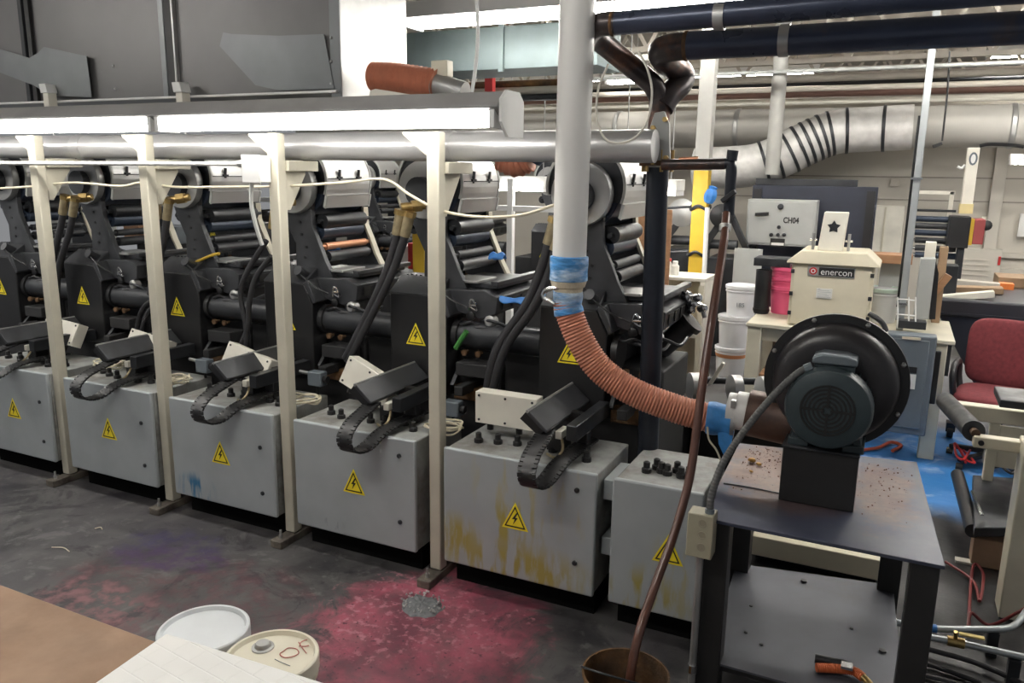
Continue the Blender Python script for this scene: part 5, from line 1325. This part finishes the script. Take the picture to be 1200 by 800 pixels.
# foreground right frame: post, beams, roller
F_ = thing('rewinder_frame', 'beige machine frame with an open roller at the right edge', 'machine frame', (.65, 3.9, 0))
MB().box(.575, 3.82, 0, .70, 3.98, .80).build('frame_post', K['cream'], F_, bev=.006)
a, c = at(1140, 517, y=3.95), at(1240, 530, y=3.95)
MB().prism([(a.x, 3.93, a.z - .022), (a.x + .6, 3.93, a.z - .022), (a.x + .6, 3.93, a.z + .03), (a.x, 3.93, a.z + .03)], (0, .06, 0)).build('roller_arm', K['enc'], F_, bev=.006)
MB().lathe([(.012, 0), (.012, .01)], (a.x + .03, 3.93, a.z + .005), (0, -1, 0), 14).build('arm_bolt', K['black'], F_)
r0, r1 = at(1141, 505, y=4.0), at(1108, 470, y=4.75)
MB().cyl(r0, r1, .047, n=28).build('idler_roller', K['dark'], F_)
MB().cyl(r0 - (r1 - r0).normalized() * .05, r0, .018, n=14).build('roller_shaft', K['rust'], F_)
b0 = at(1118, 489, y=4.9)
MB().box(b0.x, 4.88, b0.z - .0, b0.x + 1.0, 4.96, b0.z + .085).build('rear_beam', K['cream'], F_, bev=.006)
MB().box(at(1160, 500, y=4.9).x, 4.9, 0, at(1160, 500, y=4.9).x + .05, 4.95, b0.z).build('rear_post', K['cream'], F_, bev=.004)
MB().box(at(1163, 500, y=4.9).x, 4.92, .34, at(1163, 500, y=4.9).x + .6, 4.94, b0.z - .02).build('side_sheet', K['cream'], F_)
MB().box(at(1170, 472, y=4.6).x, 4.55, at(1170, 472, y=4.6).z - .01, at(1170, 472, y=4.6).x + .4, 4.85, at(1170, 472, y=4.6).z + .03).build('dark_tray', K['dark'], F_, bev=.005)
MB().cyl((r1.x, r1.y, r1.z), (b0.x + .05, 4.9, b0.z + .04), .015, n=10).build('rear_shaft', K['chrome'], F_)
# low dark conveyor on the floor
G_ = thing('low_roller_table', 'low black roller table on beige feet at the right edge', 'machine', (.75, 4.5, 0))
a = at(1140, 625, z=.20)
MB().prism([at(1142, 618, z=.26), at(1210, 618, z=.26), at(1195, 560, z=.26), at(1140, 556, z=.26)], (0, 0, -.05)).build('table_plate', K['dark'], G_, bev=.006)
MB().cyl(at(1140, 622, z=.20), at(1122, 556, z=.20), .035, n=20).build('front_roller', K['black'], G_)
MB().box(at(1137, 662, z=0).x, at(1137, 662, z=0).y, 0, at(1137, 662, z=0).x + .30, at(1137, 662, z=0).y + .12, .15).build('base_foot', K['tan'], G_, bev=.005)
MB().box(at(1135, 660, z=0).x - .06, at(1135, 660, z=0).y - .02, 0, at(1135, 660, z=0).x + .03, at(1135, 660, z=0).y + .03, .012).build('foot_plate', K['boxw'], G_)
MB().box(.62, 5.0, 0, .9, 5.1, .21).build('rear_foot', K['dark'], G_)
MB().tube([at(1139, 576, z=.26), at(1146, 592, z=.27), at(1151, 604, z=.26)], .009, 8).build('bright_rod', K['chrome'], G_)
rc = random.Random(5)
for k, (lab, m, cx0, cy0, n) in enumerate((('tangle of black air lines on the low roller table', 'rubber', 1175, 540, 14), ('red air line loops left of the low roller table', 'red', 1130, 536, 9))):
    pts = [at(cx0 + 22 * math.cos(i * 1.3) * (1 if k == 0 else .35) + rc.uniform(-6, 6), cy0 + 13 * math.sin(i * 1.7) + rc.uniform(-4, 4), z=.30 if k == 0 else .05) for i in range(n)]
    pts = [V((p.x, p.y, p.z + rc.uniform(0, .05))) for p in pts]
    tag(MB().tube(pts, .008, 8, 8).build('air_line', K[m]), lab, 'air line', 'air lines by the roller table')
# floor pipes with the yellow valve handle
t = thing('air_pipe', 'galvanised floor pipe with blue collar curving up at right', 'pipe', (.4, 3.35, .1))
z = .12
pp = [at(1040, 727, z=z), at(1090, 736, z=z), at(1150, 737, z=z), at(1178, 736, z=z), at(1192, 730, z=z), at(1204, 714, z=z + .02)]
MB().tube(pp, .0135, 12, 8).build('pipe_run', K['pole'], t)
MB().cyl(at(1082, 735, z=z), at(1097, 736.5, z=z), .017, n=14).build('blue_collar', K['bluep'], t)
MB().cyl(at(1042, 728, z=z), at(1050, 729, z=z), .019, n=12).build('hose_barb', K['chrome'], t)
for px in (1042, 1165): MB().box(at(px, 736, z=z).x - .02, at(px, 736, z=z).y - .02, 0, at(px, 736, z=z).x + .02, at(px, 736, z=z).y + .02, z - .014).build('pipe_block', K['dark'], t)
t = thing('valve_pipe', 'lower galvanised floor pipe with the yellow handled valve', 'pipe', (.45, 3.25, .1))
MB().tube([at(1075, 744, z=z), at(1120, 752, z=z), at(1160, 761, z=z), at(1215, 773, z=z)], .0135, 12).build('pipe_run', K['pole'], t)
MB().lathe([(.02, -.03), (.02, .03)], at(1120, 752, z=z), at(1130, 754, z=z) - at(1120, 752, z=z), 12).build('valve_body', K['brass'], t)
MB().cyl(at(1120, 752, z=z), at(1120, 740, z=z + .05), .008, n=8).build('valve_stem', K['brass'], t)
MB().beam(at(1124, 742, z=z + .04), at(1154, 748, z=z + .04), .022, .008).build('valve_handle', mat('handle_yellow', (.75, .58, .2), .5), t, bev=.003)
for px, py in ((1078, 745), (1190, 768)): MB().box(at(px, py, z=z).x - .02, at(px, py, z=z).y - .02, 0, at(px, py, z=z).x + .02, at(px, py, z=z).y + .02, z - .014).build('pipe_block', K['dark'], t)
tag(MB().tube([at(1076, 757, z=.03), at(1110, 766, z=.03), at(1140, 775, z=.03), at(1170, 787, z=.03), at(1210, 806, z=.03)], .012, 10).build('black_hose', K['rubber']), 'black hose lying on the floor below the valve pipe', 'hose')
tag(MB().tube([at(1108, 658, z=.02), at(1140, 680, z=.02), at(1148, 704, z=.02), at(1152, 672, z=.02), at(1140, 664, z=.02), at(1135, 735, z=.02), at(1138, 718, z=.06), at(1160, 732, z=.02), at(1195, 716, z=.12), at(1215, 704, z=.14)], .007, 8, 10).build('red_hose', mat('dark_red_hose', (.18, .02, .02), .45)), 'thin red hose snaking on the floor at the right edge', 'hose')
for k, (pts, lab) in enumerate((([(1076, 775), (1100, 782), (1150, 800)], 'black cable on the floor near the right front leg'), ([(1080, 790), (1120, 800), (1150, 812)], 'second black cable on the floor near the right front leg'))):
    tag(MB().tube([at(a, b_, z=.015) for a, b_ in pts], .010, 8).build('floor_cable', K['rubber']), lab, 'cable', 'floor cables')
# wires and small gear on the floor beyond the table
tag(MB().tube([at(1012, 527, z=.02), at(1030, 524, z=.02), at(1044, 518, z=.02), at(1056, 522, z=.02), at(1046, 528, z=.02)], .012, 8).build('orange_wire', mat('orange_cord', (.5, .08, .03), .5)), 'orange cord on the blue floor behind the table', 'cord')
tag(MB().beam(at(1040, 535, z=.3), at(1042, 505, z=.6), .05, .05).build('dark_bracket', K['black']), 'dark bracket behind the right rim of the blower', 'bracket') if False else None
t = thing('caster_truck', 'small black caster on the blue painted floor', 'caster', at(1112, 508, z=0))
p = at(1112, 512, z=0)
MB().cyl((p.x - .02, p.y, .05), (p.x + .02, p.y, .05), .05, n=18).build('caster_wheel', K['ink'], t)
MB().prism([(p.x - .03, p.y - .03, .05), (p.x - .03, p.y + .05, .12), (p.x - .03, p.y - .05, .12)], (.06, 0, 0)).build('caster_fork', K['dark'], t)
# machine base behind the table: beige beam seen between the legs
t = thing('machine_plinth', 'beige machine plinth seen under the table top', 'machine base', (.0, 3.8, 0))
p, q = at(886, 628, y=3.85), at(1022, 672, y=3.85)
MB().box(p.x - .02, 3.85, q.z - .03, q.x + .05, 4.3, p.z).build('plinth_panel', K['enc'], t, bev=.005)
MB().box(p.x, 3.92, 0, q.x + .02, 4.25, q.z - .03).build('plinth_base', K['matte'], t)
# low dark rollers and reel behind the black pipe
t = thing('unwind_stand', 'low black unwind stand with pale reels behind the orange hose', 'machine', (-1.0, 4.4, 0))
p = at(800, 462, y=4.3)
MB().box(-1.35, 4.28, 0, -.97, 4.6, .50).build('stand_base', K['matte'], t, bev=.01)
MB().box(-1.0, 4.3, .5, -.32, 4.7, .62).build('stand_deck', K['black'], t, bev=.01)
for px, py, m in ((808, 452, 'galv'), (856, 455, 'galv'), (890, 457, 'grey')):
    q = at(px, py, y=4.3); MB().lathe([(.02, -.02), (.075, 0), (.075, .05), (.02, .07)], q, (.8, .5, 0), 22).build('reel', K[m], t)
MB().beam(at(832, 450, y=4.25), at(848, 425, y=4.25), .03, .02).build('handle', K['boxw'], t, bev=.003)
MB().cyl(at(800, 445, y=4.4), at(905, 447, y=4.4), .02, n=12).build('spindle', K['dark'], t)
MB().box(-.95, 4.4, .0, -.35, 4.65, .5).build('stand_leg_box', K['black'], t)
# gauge cluster at the end of the last ink deck
t = thing('valve_cluster', 'chrome valve cluster on the end of the last ink deck', 'valve', at(805, 350, y=4.0))
for px, py, rr in ((800, 348, .03), (806, 356, .025), (812, 350, .022), (818, 362, .02), (804, 364, .02)):
    MB().lathe([(rr * .6, 0), (rr, .01), (rr, .04), (rr * .6, .05)], at(px, py, y=4.0), (1, -.4, .3), 12).build('valve_knob', K['chrome'], t)
MB().cyl(at(797, 348, y=4.02), at(822, 358, y=4.02), .012, n=8).build('manifold', K['chrome'], t)
MB().cyl(at(822, 358, y=4.02), at(826, 372, y=4.02), .012, n=8).build('manifold_leg', K['galv'], t)
t = thing('deck_motor', 'dark cylindrical motor under the last ink deck', 'motor', at(790, 395, y=3.9))
MB().cyl(at(775, 408, y=3.95), at(806, 380, y=3.95), .055, n=20).build('motor_can', K['dark'], t)
MB().lathe([(.07, 0), (.07, .03)], at(806, 380, y=3.95), at(806, 380, y=3.95) - at(775, 408, y=3.95), 20).build('motor_flange', K['black'], t)
MB().box(*at(742, 415, y=3.95), *(at(782, 392, y=3.95) + V((0, .14, 0)))).build('gearbox', K['black'], t, bev=.006)
# ------------------------------------------------------------------ foreground
zb = .90
G = thing('cardboard_carton', 'large tan carton with a flat top in the lower left corner', 'carton', (-1.8, .7, 0))
MB().box(-2.9, .25, zb - .02, -1.10, 1.066, zb).build('carton_top', K['tan'], G, bev=.003)
MB().box(-2.88, .27, 0, -1.12, 1.05, zb - .02).build('carton_body', K['card'], G, bev=.004)
# quilted pad
pm = mat('quilted_pad', (.88, .87, .84), .5, var=.03)
nt = pm.node_tree; N = nt.nodes; L = nt.links; bs = N['Principled BSDF']
g_ = N.new('ShaderNodeTexCoord').outputs['Object']
mp = N.new('ShaderNodeMapping'); mp.inputs['Rotation'].default_value = (0, 0, R(8)); mp.inputs['Scale'].default_value = (1, 1, 1); L.new(g_, mp.inputs[0])
br = N.new('ShaderNodeTexBrick'); br.inputs['Scale'].default_value = 14; br.inputs['Mortar Size'].default_value = .03; br.inputs['Brick Width'].default_value = .8; br.inputs['Row Height'].default_value = .62; br.inputs['Mortar Smooth'].default_value = .6
L.new(mp.outputs[0], br.inputs['Vector'])
bp = N.new('ShaderNodeBump'); bp.inputs['Strength'].default_value = .35; bp.inputs['Distance'].default_value = .003; bp.invert = True
L.new(br.outputs['Fac'], bp.inputs['Height']); L.new(bp.outputs[0], bs.inputs['Normal'])
zp = zb + .02
Pd = MB()
cn = [at(110, 800, z=zp), at(195, 741, z=zp), at(380, 799, z=zp)]
d1 = cn[0] - cn[1]; d2 = cn[2] - cn[1]
poly = [cn[1], cn[1] + d2 * 1.6, cn[1] + d2 * 1.6 + d1 * 3, cn[1] + d1 * 3]
Pd.prism(poly, (0, 0, -.018))
tag(Pd.build('quilted_pad', pm, bev=.005), 'white quilted pad lying on the tan carton', 'pad')
# the pad's carrier: second carton under the overhanging part
lo = [min(p.x for p in poly), min(p.y for p in poly), max(p.x for p in poly), max(p.y for p in poly)]
t = thing('cardboard_carton', 'second carton under the overhanging white pad', 'carton', (lo[2] - .2, .6, 0))
MB().box(-1.08, .25, 0, -.80, .95, zb).build('carton_body', K['card'], t, bev=.004)


def lid_pail(x, y, lab, body, lid, ok):
    t = thing('bulk_pail', lab, 'pail', (x, y, 0), None)
    r, h = .142, .37
    MB().lathe([(0, 0), (r * .86, 0), (r * .97, h * .80), (r * 1.03, h * .80), (r * 1.03, h * .83), (r * .98, h * .84), (r, h * .95)], (x, y, 0), (0, 0, 1), 48).build('pail_body', body, t)
    l = MB().lathe([(r * 1.04, h - .05), (r * 1.06, h - .05), (r * 1.06, h - .004), (r * 1.03, h), (r * .97, h), (r * .93, h - .014), (r * .80, h - .012), (0, h - .010)], (x, y, 0), (0, 0, 1), 56, cap=False).build('lid', lid, t)
    if ok:
        p = at(308, 757, z=h - .006)
        MB().lathe([(.036, -.004), (.036, .004), (.027, .006), (.025, .014), (.021, .018), (0, .018)], (p.x, p.y, h - .010), (0, 0, 1), 24, cap=False).build('spout_cap', K['galv'], l)
        hw = MB(); zz = h - .0085
        ink = [[(357, 751), (350, 756), (346, 761)], [(346, 749), (352, 755), (360, 757)], ]
        hw.tube([at(a, b_, z=zz) for a, b_ in ((333, 762), (328, 766), (333, 770), (343, 769), (350, 765), (347, 760), (338, 759), (333, 762))], .0016, 6, 5)
        hw.tube([at(a, b_, z=zz) for a, b_ in ((359, 765), (353, 757), (350, 752))], .0016, 6, 4)
        hw.tube([at(a, b_, z=zz) for a, b_ in ((351, 757), (353, 752), (360, 749))], .0016, 6, 4)
        hw.tube([at(a, b_, z=zz) for a, b_ in ((353, 757), (358, 757), (362, 756))], .0016, 6, 4)
        hw.build('handwritten_mark', mat('marker_red', (.45, .12, .10), .6), l)
        hw = MB(); hw.tube([at(a, b_, z=zz) for a, b_ in ((322, 772), (330, 776), (340, 780))], .0012, 6, 4); hw.build('scuff_line', K['bluegrey'], l)
    return t


p1 = (at(240, 734, z=.37) ); p2 = at(326, 760, z=.37)
c1 = at(186, 742, z=.37); c1b = at(294, 735, z=.37)
lid_pail(p1.x, p1.y - .005, 'white lidded pail half hidden by the white pad', K['pailb'], K['lidw'], False)
lid_pail(p2.x + .002, p2.y - .035, 'cream lidded pail with a metal spout cap and a red mark', K['cream'], K['lidc'], True)

# pink splashed lump and the drain
p = at(494, 711, z=0)
t = thing('floor_drain', 'grey crusted drain lump in the middle of the pink stain', 'drain', (p.x, p.y, 0))
rd = random.Random(4); b = MB(); n = 28
vs = [(p.x, p.y, .022)]; fs = []
for j, rr in enumerate((.35, .7, 1.0)):
    for i in range(n):
        a = 2 * math.pi * i / n; k_ = rr * (1 + rd.uniform(-.08, .08))
        vs.append((p.x + .095 * k_ * math.cos(a), p.y + .085 * k_ * math.sin(a), (.022, .02, .0)[j] + (rd.uniform(-.006, .006) if j < 2 else 0)))
for i in range(n):
    fs.append((0, 1 + i, 1 + (i + 1) % n))
    for j in range(2): fs.append((1 + j * n + i, 1 + (j + 1) * n + i, 1 + (j + 1) * n + (i + 1) % n, 1 + j * n + (i + 1) % n))
b.add(vs, fs).build('crust', K['concr'], t)
b = MB()
for i in range(60):
    a = rd.uniform(0, 6.28); rr = .06 + .05 * rd.random()
    b.lathe([(.004, 0), (.006, .004), (.002, .009)], (p.x + rr * math.cos(a), p.y + .02 + rr * math.sin(a) * .8, .012), (rd.uniform(-.5, .5), rd.uniform(-.5, .5), 1), 5)
o = b.build('pebble_crumbs', K['galv'], t); o['kind'] = 'stuff'
for k, (px, py, lab) in enumerate(((72, 643, 'thin white scrap strip on the floor at left'), (116, 619, 'small pale paper scrap on the floor at left'))):
    q = at(px, py, z=.004)
    tag(MB().tube([q + V((-.06 if k == 0 else -.02, -.01, 0)), q + V((0, .01, .003)), q + V((.06 if k == 0 else .025, .0, 0))], .0026, 6).build('paper_scrap', K['cable']), lab, 'scrap')

# ------------------------------------------------------------------ camera, world, view
cam = bpy.data.cameras.new('camera'); co = bpy.data.objects.new('camera', cam); C.objects.link(co)
cam.sensor_width = 36; cam.sensor_fit = 'HORIZONTAL'; cam.lens = 36 * FOC / 1200; cam.clip_start = .05
m = Matrix.Identity(4)
for i in range(3):
    m[i][0] = (cx[0], cy[0], cz[0])[i] if False else ROT[i][0]
    m[i][1] = -ROT[i][1]
    m[i][2] = -ROT[i][2]
    m[i][3] = CAM[i]
co.matrix_world = m
bpy.context.scene.camera = co
w = bpy.data.worlds.new('world'); bpy.context.scene.world = w; w.use_nodes = True
w.node_tree.nodes['Background'].inputs[0].default_value = (.95, .97, 1, 1)
w.node_tree.nodes['Background'].inputs[1].default_value = .20
vs = bpy.context.scene.view_settings
vs.view_transform = 'Standard'; vs.look = 'None'; vs.gamma = 1; vs.use_curve_mapping = False
vs.exposure = .35
bpy.context.scene.cycles.max_bounces = 6
bpy.context.scene.cycles.use_denoising = True
